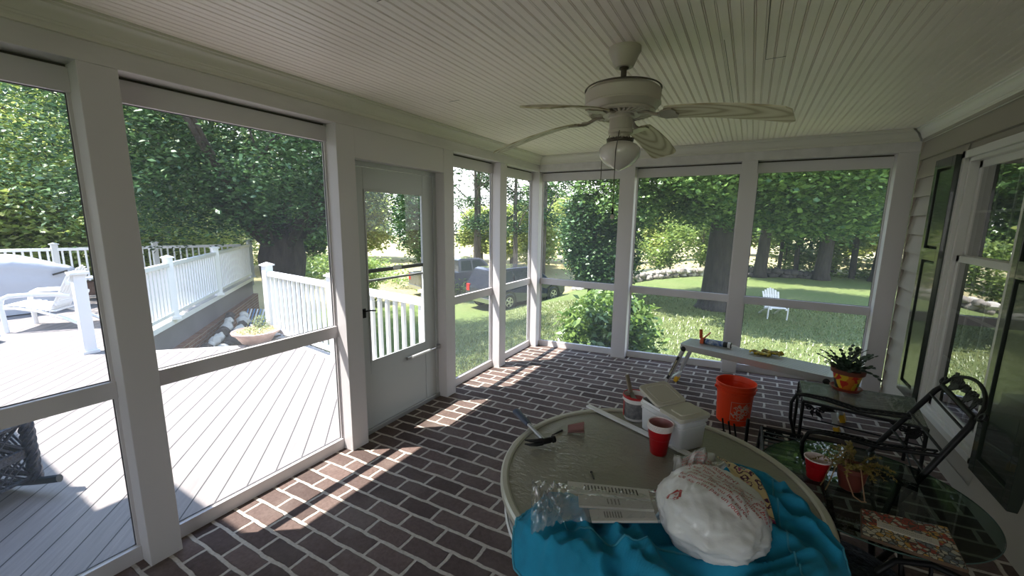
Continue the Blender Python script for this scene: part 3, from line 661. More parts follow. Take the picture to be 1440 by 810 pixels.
mb.build('red_band', mat('tub_red', (.40, .02, .025), .4), t)
MB().lathe([(.0535, zz + .112), (.0560, zz + .122), (.0575, zz + .124), (.0600, zz + .121), (.0597, zz + .112)], (x, y, 0), 40).build('tub_rim', MATS['tub_red'], t, smooth=30.)
MB().grid(lambda u, v: (x + .050 * u * math.cos(v * 2 * PI), y + .050 * u * math.sin(v * 2 * PI), zz + .098 + .006 * noise.noise(Vector((u * 3 * math.cos(v * 6.28), u * 3 * math.sin(v * 6.28), 0)))), 8, 28).build('filler', mat('filler_pink', (.42, .07, .075), .5), t, smooth=True)
k_ = empty('putty_knife', (x, y, zz + .1), 'putty knife with a wooden handle stuck upright into the small red-rimmed tub', 'putty knife')
MB().bar((x - .022, y - .01, zz + .130), (x - .052, y + .02, zz + .205), .020, .013).build('handle', mat('knife_handle', (.17, .135, .10), .5), k_, bevel=.004)
MB().bar((x + .026, y - .03, zz + .075), (x - .024, y - .008, zz + .133), .028, .002).build('blade', m_steel, k_)
# ================================================================== TOWEL, BAGS ON THE TABLE
def poly_at(P, u):
    x = u * (len(P) - 1); i = min(int(x), len(P) - 2); f = x - i; f = f * f * (3 - 2 * f) * .5 + f * .5
    return Vector(P[i]).lerp(Vector(P[i + 1]), f)
TT = [(1.955, 1.03), (2.02, 1.17), (2.16, 1.13), (2.30, 1.18), (2.43, 1.50), (2.49, 1.66), (2.62, 1.655), (2.70, 1.56), (2.80, 1.36)]
TB = [(1.930, .965), (1.965, .905), (2.06, .86), (2.2, .82), (2.36, .78), (2.5, .77), (2.66, .82), (2.77, .95), (2.845, 1.22)]
def fold(x, y):
    q = Vector((x * 3.1 + .6 * y, y * 3.6 - .5 * x, 3.3)); wv = noise.noise_vector(q * .8) * .55
    a = 1 - math.sqrt(noise.noise(Vector((x * 6.0 + wv.x * 2 + y * 2.5, y * 4.2 + wv.y * 2, .7))) ** 2 + .006) * 2.0
    b_ = 1 - math.sqrt(noise.noise(Vector((x * 13 + wv.y * 3 - y * 4, y * 10 + wv.x * 3, 5.1))) ** 2 + .008) * 2.0
    c_ = noise.noise(Vector((x * 30, y * 30, 1.)))
    return .072 * max(0, a) ** 1.6 + .032 * max(0, b_) ** 1.5 + .0022 * c_
def towel(u, v):
    p = poly_at(TB, u).lerp(poly_at(TT, u), v)
    ed = min(u, 1 - u, v, 1 - v); e_ = min(1, ed / .14)
    x, y = p.x + .012 * noise.noise(Vector((u * 9, v * 9, 4))), p.y + .012 * noise.noise(Vector((u * 9, v * 9, 8)))
    z = .836 + fold(x, y) * (.12 + .88 * e_)
    r = math.hypot(x - TX, y - TY)
    if r > .56: z -= min(.3, (r - .56) * 2.4)
    return (x, y, z)
tw = MB().grid(towel, 170, 90).build('towel', mat('teal_fleece', (.005, .22, .38), .85, bump=.35, bscale=260, bdist=.0015, var=.12, vscale=14), None, smooth='full', origin=(2.35, 1.0, .83))
tag(tw, 'rumpled turquoise fleece blanket spread over the near side of the round table', 'blanket')
b = MB()
for seg in (lambda s: towel(s, 1), lambda s: towel(s, 0), lambda s: towel(0, s), lambda s: towel(1, s)):
    pts = [Vector(seg(i / 90)) + Vector((0, 0, .003)) for i in range(91)]; b.tube(pts, .0042, 6)
for (pp, q) in (((.10, .55), (.56, .38)), ((.74, .95), (.80, .2))):
    pts = [Vector(towel(pp[0] + (q[0] - pp[0]) * i / 60, pp[1] + (q[1] - pp[1]) * i / 60)) + Vector((0, 0, .0015)) for i in range(61)]; b.tube(pts, .003, 6)
o = b.build('stitched_hem', mat('teal_hem', (.04, .25, .36), .8), tw, smooth=True); o['label'] = 'lighter stitched seams'
# patterned cloth
def paisley():
    m, t, bb = newmat('paisley_cloth', .8)
    co = coords(t); v = N(t, 'ShaderNodeTexVoronoi', feature='F1'); v.inputs['Scale'].default_value = 26; nz = noisen(t, co, 30, 2, 'Color')
    vm = N(t, 'ShaderNodeVectorMath', operation='MULTIPLY_ADD'); t.links.new(nz, vm.inputs[0]); vm.inputs[1].default_value = (.05, .05, .05); t.links.new(co, vm.inputs[2]); t.links.new(vm.outputs[0], v.inputs[0])
    c = ramp(t, v.outputs['Distance'], [(0, (.34, .06, .20)), (.20, (.34, .06, .20)), (.22, (.62, .50, .27)), (.31, (.62, .50, .27)), (.34, (.07, .015, .06)), (.42, (.07, .015, .06)), (.45, (.62, .50, .27)), (1, (.62, .50, .27))])
    t.links.new(c, bb.inputs['Base Color']); return m
def pcl(u, v):
    A = Vector((2.455, 1.600)).lerp(Vector((2.560, 1.560)), u); B = Vector((2.540, 1.32)).lerp(Vector((2.630, 1.30)), u); p = A.lerp(B, v)
    return (p.x, p.y, .890 + .035 * math.sin(PI * v) + .012 * noise.noise(Vector((u * 4, v * 5, 1))))
o = MB().grid(pcl, 20, 24).build('patterned_cloth', paisley(), None, smooth='full', solid=.004)
tag(o, 'cream cloth printed with purple paisleys tucked between the white bag and the turquoise blanket', 'cloth')
# right hand flap of the blanket standing up behind the patterned cloth
# ---- white plastic bag
BC = Vector((2.462, 1.215, .925)); BR = (.150, .175, .088)
def bagf(d):
    n_ = noise.noise(Vector((d.x * 2.2, d.y * 2.2, d.z * 2.2 + 4))); c_ = 1 - abs(noise.noise(Vector((d.x * 5 + 3, d.y * 5, d.z * 5)))) * 2
    return 1 + .12 * n_ + .04 * c_ + 0 * (1 - abs(noise.noise(Vector((d.x * 9, d.y * 9 + 5, d.z * 9)))) * 2)
bagm = mat('thin_white_plastic', (.66, .66, .68), .28, bump=.5, bscale=26, bdist=.006, coat=.2)
bag = empty('plastic_bag', (BC.x, BC.y, .84), 'full white plastic bag with red warning text lying on the turquoise blanket', 'bag')
MB().ell(BC, BR, 110, 64, None, bagf).build('bag_body', bagm, bag, smooth='full')
def neck(u, v):
    a = -1.0 + 2.0 * v
    base = Vector((2.395 + .055 * a, 1.315 + .02 * a, .955 - .05 * abs(a))); tip = Vector((2.415 + .085 * a, 1.400 + .02 * a + .035 * math.cos(a * 2.2), .985 + .012 * math.cos(a * 5)))
    p = base.lerp(tip, u); cr_ = noise.noise(Vector((v * 11, u * 3, 2))); p += Vector((.006, -.012, .016)) * cr_ * (.4 + u) + Vector((0, -.02, .03)) * math.sin(PI * u)
    return p
MB().grid(neck, 40, 70).build('bag_neck', glassmat('film_white', tint=(.85, .86, .88), rough=.2, body=.62, bodycol=(.72, .72, .75), bump=.5, bscale=60, gmul=1.3), bag, smooth='full')
m_redink = mat('red_ink', (.42, .05, .055), .4)
def bagmap(ang, ox, oy):
    ca, sa = math.cos(ang), math.sin(ang)
    def f(x, y):
        dx = ox + x * ca - y * sa; dy = oy + x * sa + y * ca
        q = 1 - (dx / BR[0]) ** 2 - (dy / BR[1]) ** 2; q = max(.02, q); d = Vector((dx / BR[0], dy / BR[1], math.sqrt(q))).normalized(); k = bagf(d) + .012
        return BC + Vector((d.x * BR[0] * k, d.y * BR[1] * k, d.z * BR[2] * k))
    return f
T_ = text_mb('AVERTISSEMENT : pour éviter\ntout risque de suffocation, garder\nce sac hors de portée des bébés\net des enfants. Ne pas utiliser\ndans les berceaux, les lits,\nles poussettes ou les parcs.\nCe sac n\'est pas un jouet.', .0190, bagmap(R(-28), .020, .010))
o = T_.build('warning_text', m_redink, bag); o['label'] = 'red printed warning lines'
def tri(cx, cy, s):
    mb = MB(); f = bagmap(R(-20), cx, cy)
    for k in range(3):
        a0, a1 = R(90 + 120 * k), R(90 + 120 * (k + 1)); p = Vector((math.cos(a0), math.sin(a0))) * s; q = Vector((math.cos(a1), math.sin(a1))) * s; d_ = (q - p).normalized(); n_ = Vector((-d_.y, d_.x)) * s * .16
        a_, b_ = p.lerp(q, .16), p.lerp(q, .74)
        P = [a_ - n_, b_ - n_, b_ + n_, a_ + n_]; mb.add([f(v.x, v.y) for v in P], [(0, 1, 2, 3)])
        P = [b_ - n_ * 2.2, b_ + d_ * s * .42, b_ + n_ * 2.2]; mb.add([f(v.x, v.y) for v in P], [(0, 1, 2)])
    return mb
T2 = tri(-.095, -.070, .022); t3 = text_mb('4', .014, bagmap(R(-20), -.095, -.070)); T2.add(t3.v, t3.f); T2.build('recycling_mark', m_redink, bag)
# text on the neck
def nmap(x, y):
    u = .45 + y / .16; v = .5 + x / .22; return neck(min(1, max(0, u)), min(1, max(0, v))) + Vector((.0, -.002, .003))
text_mb('WARNING: To avoid\ndanger of suffocation\nkeep this plastic bag\naway from babies and\nchildren.', .0175, nmap).build('neck_text', m_redink, bag)
# ---- clear bag with white louvred strips
clr = empty('clear_package', (2.15, 1.13, .86), 'crumpled clear plastic sleeve holding white slotted plastic strips', 'package')
e1 = Vector((.30, .150, 0)).normalized(); e2 = Vector((-e1.y, e1.x, 0)); o0 = Vector((2.090, 1.018, .912))
m_str = mat('slotted_strip_white', (.50, .49, .46), .45); m_slot = mat('slot_dark', (.06, .055, .05), .6)
for k, (off, zz_, sh) in enumerate(((.085, .012, .0), (.030, .004, .03), (-.022, -.004, .06))):
    a = o0 + e2 * off + e1 * sh + Vector((0, 0, zz_)); q = a + e1 * (.25 - sh) - e2 * off * .35 + Vector((0, 0, .006))
    s_ = MB().bar(a, q, .050, .008).build('slotted_strip', m_str, clr, bevel=.002)
    mb = MB(); dd = (q - a)
    for i in range(16 if k == 0 else (7 if k == 2 else 4)):
        f_ = .22 + i * .042 if k != 1 else .40 + i * .05; p_ = a + dd * f_ + Vector((0, 0, .0046)); mb.bar(p_ - e2 * .012, p_ + e2 * .012, .0038, .0012)
    mb.build('slots', m_slot, s_)
film = glassmat('clear_film', tint=(.92, .93, .94), rough=.08, body=.16, bodycol=(.7, .7, .72), bump=.9, bscale=34, gmul=3.2, bdist=.012)
def filmf(u, v):
    w_ = .085 - .018 * u; x = -.115 + .40 * u; y = (v * 2 - 1) * w_ + .035
    z = .028 * math.sqrt(max(0, 1 - (v * 2 - 1) ** 2)) + (.020 * max(0, .35 - u) / .35) * noise.noise(Vector((u * 30, v * 9, 1))) * 2 + .006 * noise.noise(Vector((u * 22, v * 12, 6)))
    y *= 1 + .35 * max(0, .25 - u) / .25
    return o0 + e1 * x + e2 * y + Vector((0, 0, z - .006 - .05 * max(0, .25 - u) * 2))
MB().grid(filmf, 90, 30).build('clear_sleeve', film, clr, smooth='full')

# ================================================================== ORANGE BUCKET
bk = Vector((2.50, 3.72, fz(2.50)))
m_or = mat('orange_plastic', (.80, .055, .010), .35)
bu = empty('bucket', bk, 'orange five gallon bucket with a square store logo on the brick floor', 'bucket')
H = .345
def brad(z): return .124 + (.142 - .124) * z / H
prof = [(0, 0), (.120, 0), (.124, .004), (brad(.27), .27), (.148, .272), (.148, .278), (brad(.29), .280), (brad(.29), .300), (.151, .302), (.151, .308), (.1445, .310), (.1445, .330), (.152, .332), (.154, .340), (.152, H), (.146, H), (.142, .338), (.122, .01), (0, .01)]
MB().lathe([(r_, z + bk.z) for r_, z in prof], (bk.x, bk.y, 0), 64).build('bucket_body', m_or, bu, smooth=30.)
m_ink = mat('white_print', (.62, .42, .36), .5)
fa = math.atan2(-.0284 - bk.y, 2.4836 - bk.x) + .22     # the printed side looks towards the table
def bmap(x, y, ox=0., oy=0., ang=0.):
    xx = ox + x * math.cos(ang) - y * math.sin(ang); yy = oy + x * math.sin(ang) + y * math.cos(ang)
    r_ = brad(yy) + .0012; a = fa + xx / r_
    return Vector((bk.x + r_ * math.cos(a), bk.y + r_ * math.sin(a), bk.z + yy))
cx0, cy0, hs = .030, .130, .078
mb = MB()
def strip(p, q, w_):
    p, q = Vector(p), Vector(q); d_ = (q - p).normalized(); n_ = Vector((-d_.y, d_.x)) * w_ / 2; k = 12; vs = []
    for i in range(k + 1):
        c_ = p.lerp(q, i / k); vs += [bmap(c_.x + n_.x, c_.y + n_.y), bmap(c_.x - n_.x, c_.y - n_.y)]
    mb.add(vs, [(2 * i, 2 * i + 1, 2 * i + 3, 2 * i + 2) for i in range(k)])
for p, q in (((-1, -1), (1, -1)), ((1, -1), (1, 1)), ((1, 1), (-1, 1)), ((-1, 1), (-1, -1))): strip((cx0 + p[0] * hs, cy0 + p[1] * hs), (cx0 + q[0] * hs, cy0 + q[1] * hs), .003)
mb.build('logo_frame', m_ink, bu)
an = R(38)
tx_ = MB()
for s_, sz, dy, bold in (('THE', .036, .046, True), ('HOME', .060, .006, True), ('DEPOT', .046, -.038, True)):
    tt = text_mb(s_, sz, lambda x, y: bmap(x * (.95), y, cx0 - dy * math.sin(an) , cy0 + dy * math.cos(an), an), bold, .92); tx_.add(tt.v, tt.f)
tx_.build('logo_lettering', m_ink, bu)
for s in (-1, 1):
    a = fa + PI / 2 * s; p = Vector((bk.x + .150 * math.cos(a), bk.y + .150 * math.sin(a), bk.z + .290)); MB().ell(p, (.012, .012, .014), 12, 8).build('handle_boss', m_or, bu, smooth=True)
pts = []
for i in range(25):
    a = fa + PI / 2 + PI * i / 24; pts.append((bk.x + .158 * math.cos(a), bk.y + .158 * math.sin(a), bk.z + .290 - .135 * math.sin(PI * i / 24)))
pts = [(p[0], p[1], p[2] + .0) for p in pts]
pts2 = [(bk.x + .158 * math.cos(fa + PI / 2 - PI * i / 24), bk.y + .158 * math.sin(fa + PI / 2 - PI * i / 24), bk.z + .292 - .10 * math.sin(PI * i / 24)) for i in range(25)]
MB().tube([(p[0] + (0), p[1], p[2]) for p in [(bk.x - (q[0] - bk.x), bk.y - (q[1] - bk.y), q[2]) for q in pts2]][::1], .0018, 6).build('wire_handle', m_steel, bu, smooth=True)

# ================================================================== ALUMINIUM WORK PLATFORM
pl = empty('work_platform', (2.58, 4.10, fz(2.58)), 'aluminium work platform bench with folding legs in front of the far screens', 'platform')
P0 = Vector((1.985, 4.114, .60)); P1 = Vector((3.150, 3.80, .60)); ex = (P1 - P0).normalized(); ey = Vector((-ex.y, ex.x, 0)); L = (P1 - P0).length; Wd = .30
M = Matrix(((ex.x, ey.x, 0, P0.x), (ex.y, ey.y, 0, P0.y), (0, 0, 1, .60), (0, 0, 0, 1)))
chf = .05
MB().prism([(0, .03), (.0, .03), (.02, 0), (L - .02, 0), (L, .03), (L, Wd - .03), (L - .02, Wd), (.06, Wd), (0, Wd - chf)][1:], -.058, 0, M).build('deck_plate', m_alu, pl, bevel=.004)
mb = MB()
for j in range(9): mb.box((.05, .03 + j * .03, 0), (L - .05, .034 + j * .03, .0018), M)
mb.build('tread_ribs', m_alu, pl)
for (sx, xx, xf) in ((-1, .045, -.115), (1, L - .045, L + .06)):
    for yy in (.03, Wd - .03):
        a = M @ Vector((xx, yy, -.035)); f_ = M @ Vector((xf, yy + (.03 if yy > .1 else -.03), 0)); f_.z = fz(f_.x) + .035
        lg = MB().bar(a, f_, .058, .028, tuple(ex)).build('leg', m_alu, pl, bevel=.003)
        dd = (f_ - a).normalized(); MB().bar(f_ - dd * .035, f_ + dd * .03, .066, .036, tuple(ex)).build('foot', m_yel, lg, bevel=.004)
        if yy < .1 and sx < 0:
            nrm = dd.cross(ex).normalized()
            if nrm.dot(Vector((0, -1, 0))) < 0: nrm = -nrm
            side = dd.cross(nrm)
            q0, q1 = a.lerp(f_, .22), a.lerp(f_, .78)
            off = -ex * .0
            # label on the outer end face of the leg
            en = -(ex - dd * ex.dot(dd)).normalized(); sd_ = dd.cross(en).normalized()
            for (fn, hw_, nm) in ((nrm, .0145, None),): pass
            w2 = .026; base = en * .0150
            V = [q0 + base - sd_ * w2, q0 + base + sd_ * w2, q1 + base + sd_ * w2, q1 + base - sd_ * w2]
            MB().add(V, [(0, 1, 2, 3)]).build('leg_label', m_black, lg)
            cen = (q0 + q1) / 2 + en * .0158; fl = 1
            text_mb('GORILLA LADDERS', .027, lambda x, y: cen + (-dd) * x + sd_ * y * fl, True).build('label_text', mat('label_ink', (.75, .7, .45), .5), lg)
            V = [q0 + nrm * .0305 - ex * .0 + e3 for e3 in ()]
            sd2 = dd.cross(nrm).normalized(); base2 = nrm * .0300
            V = [q0 + base2 - sd2 * .012, q0 + base2 + sd2 * .012, q1 + base2 + sd2 * .012, q1 + base2 - sd2 * .012]
            MB().add(V, [(0, 1, 2, 3)]).build('leg_label', m_black, lg)
            cen2 = (q0 + q1) / 2 + nrm * .0308; ys = sd2 if sd2.dot(ex) < 0 else -sd2
            text_mb('GORILLA LADDERS', .021, lambda x, y: cen2 - dd * x + ys * y, True).build('label_text', MATS['label_ink'], lg)
    a = M @ Vector((xx + (xf - xx) * .72, .02, 0)); c_ = M @ Vector((xx + (xf - xx) * .72, Wd - .02, 0)); zz_ = .60 - .035 - (.5) * .62
    a.z = c_.z = .22; MB().bar(a, c_, .02, .02).build('cross_brace', m_alu, pl, bevel=.002)
    hp = M @ Vector((xx - sx * .0, 0, -.045)); MB().ell(hp, (.026, .012, .026), 14, 8).build('hinge_knob', m_black, pl, smooth=True)
# ---- caulking gun
def caulk():
    a = Vector((2.165, 4.235, .630)); q = Vector((2.475, 4.19, .630)); d = (q - a).normalized(); s = Vector((-d.y, d.x, 0))
    t = empty('caulking_gun', (2.3, 4.22, .602), 'orange caulking gun loaded with a blue and white tube lying on the platform', 'caulking gun')
    m_cg = mat('gun_orange', (.62, .11, .035), .4)
    h = MB(); h.bar(a - d * .005, a + d * .03, .045, .055); h.bar(a + d * .0 + Vector((0, 0, .02)), a + s * .04 + Vector((-.015, 0, .10)), .028, .022); h.build('gun_frame', m_cg, t, bevel=.005)
    MB().bar(a + d * .02 + Vector((0, 0, .02)), a + s * .03 + Vector((.075, 0, .085)), .014, .010).build('trigger', m_cg, t, bevel=.002)
    MB().tube([a + d * .03, a + d * .27], .027, 20).build('carriage', m_black, t, smooth=35.)
    MB().tube([a + d * .045, a + d * .20], .0278, 20).build('tube_label', mat('caulk_label', (.55, .62, .72), .4, col2=(.05, .12, .35), vscale=26), t, smooth=35.)
    tt = text_mb('ALEX PLUS', .026, lambda x, y: a + d * (.122 + x) + Vector((0, 0, 1)) * (.0292 * math.cos(y / .0285 + .9)) + (-s) * .0292 * math.sin(y / -.0285 + .9), True)
    tt.build('tube_text', mat('navy_ink', (.02, .04, .16), .5), t)
    MB().tube([a + d * .238, a + d * .262], .0282, 20).build('end_band', m_vinyl, t, smooth=35.)
    MB().tube([a + d * .27, a + d * .30, a + d * .37 + Vector((0, 0, -.016))], [.012, .008, .004], 12).build('nozzle', m_vinyl, t, smooth=True)
    MB().tube([a - d * .01, a - d * .10], .0035, 8).build('push_rod', m_steel, t, smooth=True)
caulk()
# ---- yellow cord / gloves
def glove(o, ang, label, s=1.):
    t = empty('work_glove', o, label, 'glove', 'yellow work gloves on the platform')
    Mg = TR(*o) @ rotz(ang); mb = MB()
    mb.ell((0, 0, 0), (.05, .036, .014), 20, 12, None, lambda d: 1 + .25 * noise.noise(d * 2.2)); mb.v = [Mg @ Vector(v) for v in mb.v]
    for k in range(4):
        y = -.026 + .017 * k; mb.tube([Mg @ Vector((.03, y, 0)), Mg @ Vector((.06, y * 1.25, .006 + .004 * k)), Mg @ Vector((.088 - abs(k - 1.6) * .007, y * 1.5, -.002))], [.0095, .0092, .007], 8)
    mb.tube([Mg @ Vector((-.01, .028, 0)), Mg @ Vector((.012, .052, .004)), Mg @ Vector((.034, .060, 0))], [.010, .009, .007], 8)
    mb.build('glove_hand', mat('yellow_glove', (.62, .43, .015), .7, bump=.5, bscale=90, bdist=.003, col2=(.05, .045, .02), vscale=42), t, smooth=True)
    MB().tube([Mg @ Vector((-.035, 0, 0)), Mg @ Vector((-.075, .004, .002))], [.033, .038], 16, flat=.36).build('glove_cuff', MATS['yellow_glove'], t, smooth=35.)
glove((2.665, 4.130, .618), R(160), 'left yellow and black work glove on the platform, nearer the caulking gun')
glove((2.755, 4.170, .628), R(-25), 'right yellow and black work glove on the platform, further from the caulking gun')

# ================================================================== GLASS END TABLE AND CACTUS
ET = [Vector((2.892, 3.141, .62)), Vector((3.473, 3.067, .62)), Vector((3.542, 3.567, .62)), Vector((2.905, 3.534, .62))]
et = empty('end_table', (3.2, 3.33, fz(3.2)), 'black wrought iron end table with a pebbled glass top in the corner by the shutter', 'table')
m_pale = mat('pebbled_glass_pale', (.20, .235, .20), .10, bump=.6, bscale=46, bdist=.006, spec=.8); sset(m_pale.node_tree.nodes['Principled BSDF'], 'Alpha', .62)
MB().prism([(v.x, v.y) for v in ET], .615, .623).build('glass_top', m_pale, et, bevel=.002)
mb = MB(); mb.tube([(v.x, v.y, .608) for v in ET], .009, 8, closed=True); mb.tube([(v.x, v.y, .50) for v in ET], .005, 8, closed=True); mb.build('top_frame', m_iron, et)
ctr = (ET[0] + ET[1] + ET[2] + ET[3]) / 4
def leafy(mb, o, ux, uz, s, seed):
    r_ = random.Random(seed)
    for k in range(7):
        a = r_.uniform(-.3, 1.8); L_ = s * r_.uniform(.35, .6); bx_ = r_.uniform(0, s * .75); bz = -r_.uniform(0, s * .35)
        p = o + ux * bx_ + uz * bz; d_ = ux * math.cos(a) - uz * math.sin(a); nn = (ux * math.sin(a) + uz * math.cos(a))
        mb.add([p, p + d_ * L_ * .35 + nn * L_ * .22, p + d_ * L_ * .65 + nn * L_ * .12, p + d_ * L_, p + d_ * L_ * .65 - nn * L_ * .14, p + d_ * L_ * .35 - nn * L_ * .22], [(0, 1, 2, 3, 4, 5)])
    for k in range(3):
        c_ = o + ux * s * (.25 + .25 * k) - uz * s * (.18 + .1 * (k % 2)); R_ = s * .14
        mb.tube([c_ + (ux * math.cos(i * .6) + uz * math.sin(i * .6)) * R_ * (1 - i * .055) for i in range(14)], s * .022, 6)
Z_ = Vector((0, 0, 1))
for i, v in enumerate(ET):
    f_ = Vector((v.x, v.y, fz(v.x) + .0)); lg = MB().tube([(v.x, v.y, .61), (v.x, v.y, .3), f_], .010, 8).build('leg', m_iron, et, smooth=True)
    mb = MB()
    for o_ in (ET[(i + 1) % 4], ET[i - 1]):
        u_ = (o_ - v).normalized(); leafy(mb, Vector((v.x, v.y, .60)), u_, Z_, .14, i * 7 + 1)
    mb.build('vine_ornament', m_iron, et, solid=.004)
mb = MB()
for i in range(4):
    a, c_ = ET[i], ET[(i + 1) % 4]; mb.tube([(a.x, a.y, .25), (c_.x, c_.y, .25)], .005, 6)
mb.build('lower_stretcher', m_iron, et)
def potmat(name):
    m, t, bb = newmat(name, .35); co = coords(t); v = N(t, 'ShaderNodeTexVoronoi'); v.inputs['Scale'].default_value = 24; n = noisen(t, co, 18, 2, 'Color')
    vm = N(t, 'ShaderNodeVectorMath', operation='MULTIPLY_ADD'); t.links.new(n, vm.inputs[0]); vm.inputs[1].default_value = (.06,) * 3; t.links.new(co, vm.inputs[2]); t.links.new(vm.outputs[0], v.inputs[0])
    s = N(t, 'ShaderNodeSeparateColor'); t.links.new(v.outputs['Color'], s.inputs[0])
    c = ramp(t, s.outputs[0], [(0, (.50, .03, .02)), (.24, (.50, .03, .02)), (.26, (.62, .42, .03)), (.5, (.62, .42, .03)), (.52, (.10, .22, .03)), (.68, (.10, .22, .03)), (.70, (.55, .16, .02)), (.85, (.55, .16, .02)), (.87, (.02, .02, .02)), (1, (.02, .02, .02))])
    for e_ in []: pass
    t.links.new(c, bb.inputs['Base Color']); return m
px_, py_, pz_ = 3.165, 3.500, .6235
cp_ = empty('potted_cactus', (px_, py_, pz_), 'leggy dark green christmas cactus in a painted red, yellow and green pot', 'potted plant')
MB().lathe([(0, pz_), (.078, pz_), (.088, pz_ + .018), (.092, pz_ + .020), (.085, pz_ + .022), (.070, pz_ + .010), (0, pz_ + .010)], (px_, py_, 0), 36).build('saucer', mat('saucer_red', (.28, .045, .03), .4), cp_, smooth=30.)
MB().lathe([(0, pz_ + .011), (.062, pz_ + .011), (.085, pz_ + .125)], (px_, py_, 0), 36).build('pot', potmat('painted_pot'), cp_, smooth=30.)
MB().lathe([(.084, pz_ + .120), (.096, pz_ + .122), (.100, pz_ + .150), (.094, pz_ + .152), (.084, pz_ + .138), (0, pz_ + .136)], (px_, py_, 0), 36).build('pot_rim', mat('rim_rust', (.17, .05, .03), .5), cp_, smooth=30.)
MB().lathe([(.085, pz_ + .137), (0, pz_ + .141)], (px_, py_, 0), 24).build('soil', m_soil, cp_)
mb = MB(); r_ = random.Random(5)
for k in range(46):
    a = r_.uniform(0, 2 * PI); el_ = r_.uniform(.35, 1.35); p = Vector((px_ + .05 * math.cos(a) * r_.random(), py_ + .05 * math.sin(a) * r_.random(), pz_ + .14)); d_ = Vector((math.cos(a) * math.cos(el_), math.sin(a) * math.cos(el_), math.sin(el_)))
    for j in range(r_.randint(3, 6)):
        L_ = r_.uniform(.024, .038); s_ = d_.cross(Z_).normalized() * r_.choice((-1, 1)); w_ = L_ * .42; q = p + d_ * L_; nn = s_.cross(d_) * .003
        mb.add([p, p + d_ * L_ * .4 + s_ * w_, p + d_ * L_ * .85 + s_ * w_ * .8, q, p + d_ * L_ * .85 - s_ * w_ * .8, p + d_ * L_ * .4 - s_ * w_, p + d_ * L_ * .5 + nn], [(0, 1, 6), (1, 2, 6), (2, 3, 6), (3, 4, 6), (4, 5, 6), (5, 0, 6)])
        p = q; d_ = (d_ + Vector((r_.uniform(-.3, .3), r_.uniform(-.3, .3), r_.uniform(-.28, .05)))).normalized()
mb.build('cactus_stems', mat('cactus_green', (.028, .05, .03), .5, var=.4, vscale=30), cp_, solid=.003)

# ================================================================== WROUGHT IRON ARMCHAIR
ch = empty('iron_armchair', (2.95, 2.57, fz(2.95)), 'black wrought iron armchair with a slatted seat and vine crest facing into the porch', 'chair')
x0, x1, ya, yb, zs = 2.66, 3.20, 2.32, 2.83, .50
mb = MB(); mb.tube([(x0, ya, zs), (x0, yb, zs), (x1, yb, zs), (x1, ya, zs)], .010, 8, closed=True); mb.build('seat_frame', m_iron, ch)
mb = MB()
for k in range(8):
    y = ya + (yb - ya) * (k + 1) / 9; mb.bar((x0, y, zs), (x1, y, zs), .016, .004)
mb.build('seat_slats', m_iron, ch)
mb = MB()
mb.tube([(x0, ya, zs - .06), (x0, yb, zs - .06), (x1, yb, zs - .06)], .005, 6)
for k in range(4): leafy(mb, Vector((x0 + .12 * k + .02, yb, zs - .002)), Vector((1, 0, 0)), Z_, .10, 40 + k); leafy(mb, Vector((x0, ya + .12 * k + .01, zs - .002)), Vector((0, 1, 0)), Z_, .09, 50 + k)
mb.build('apron_vine', m_iron, ch, solid=.004)
A, B = Vector((3.400, 2.78, .965)), Vector((3.375, 2.33, .965)); Dd, Cc = Vector((3.175, 2.77, .545)), Vector((3.20, 2.33, .545))
mb = MB(); mb.tube([Dd - (A - Dd) * .08, A.lerp(Dd, .08), A.lerp(B, .05), B.lerp(A, .05), B.lerp(Cc, .08), Cc - (B - Cc) * .12], .0125, 10); mb.build('back_frame', m_iron, ch, smooth=True)
for f_ in (.14, .42, .68):
    MB().bar(A.lerp(Dd, f_), B.lerp(Cc, f_), .020, .005, tuple((A - Dd).normalized())).build('back_slat', m_iron, ch)
upv_ = (A - Dd).normalized()
mb = MB(); mb.tube([B.lerp(A, s_) + upv_ * (.115 * math.sin(PI * s_) ** .45) for s_ in [i / 16 for i in range(17)]], .006, 8)
for k in range(4): leafy(mb, B.lerp(A, .12 + .2 * k) + upv_ * .085, (A - B).normalized(), upv_, .12, 70 + k)
for s_ in (0., 1.):
    c_ = B.lerp(A, s_) + (B - A).normalized() * (.02 if s_ == 0 else -.02) + upv_ * .02
    mb.tube([c_ + ((B - A).normalized() * math.cos(i * .6) + upv_ * math.sin(i * .6)) * .022 * (1 - i * .05) for i in range(12)], .0055, 6)
mb.build('crest', m_iron, ch, solid=.004)
for (yy, bx_) in ((2.835, 2.80), (2.325, 2.81)):
    sg = 1 if yy > 2.5 else -1; zt_ = .765
    ar = MB(); back = A.lerp(Dd, .45) if sg > 0 else B.lerp(Cc, .45)
    path = [Vector((bx_ + .03, yy, zs)), Vector((bx_, yy, .60)), Vector((bx_ - .005, yy, .70)), Vector((bx_ + .015, yy, .755)), Vector((bx_ + .06, yy, zt_)), Vector((bx_ + .16, yy, .765)), Vector((3.10, yy - .02 * sg, .745)), back]
    ar.tube(path, .0095, 10); a_ = ar.build('arm', m_iron, ch, smooth=True)
    m2 = MB(); in_ = Vector((0, -.045 * sg, 0)); p2 = [p + in_ * min(1, i / 2) for i, p in enumerate(path[3:])]; m2.tube(p2, .006, 8)
    for i in range(1, len(p2)):
        for j in range(6):
            u_ = j / 6; a1 = path[3 + i - 1].lerp(path[3 + i], u_); a2 = p2[i - 1].lerp(p2[i], min(1, u_ + .17)); m2.tube([a1, a2], .0035, 5)
    m2.build('arm_lattice', m_iron, a_)
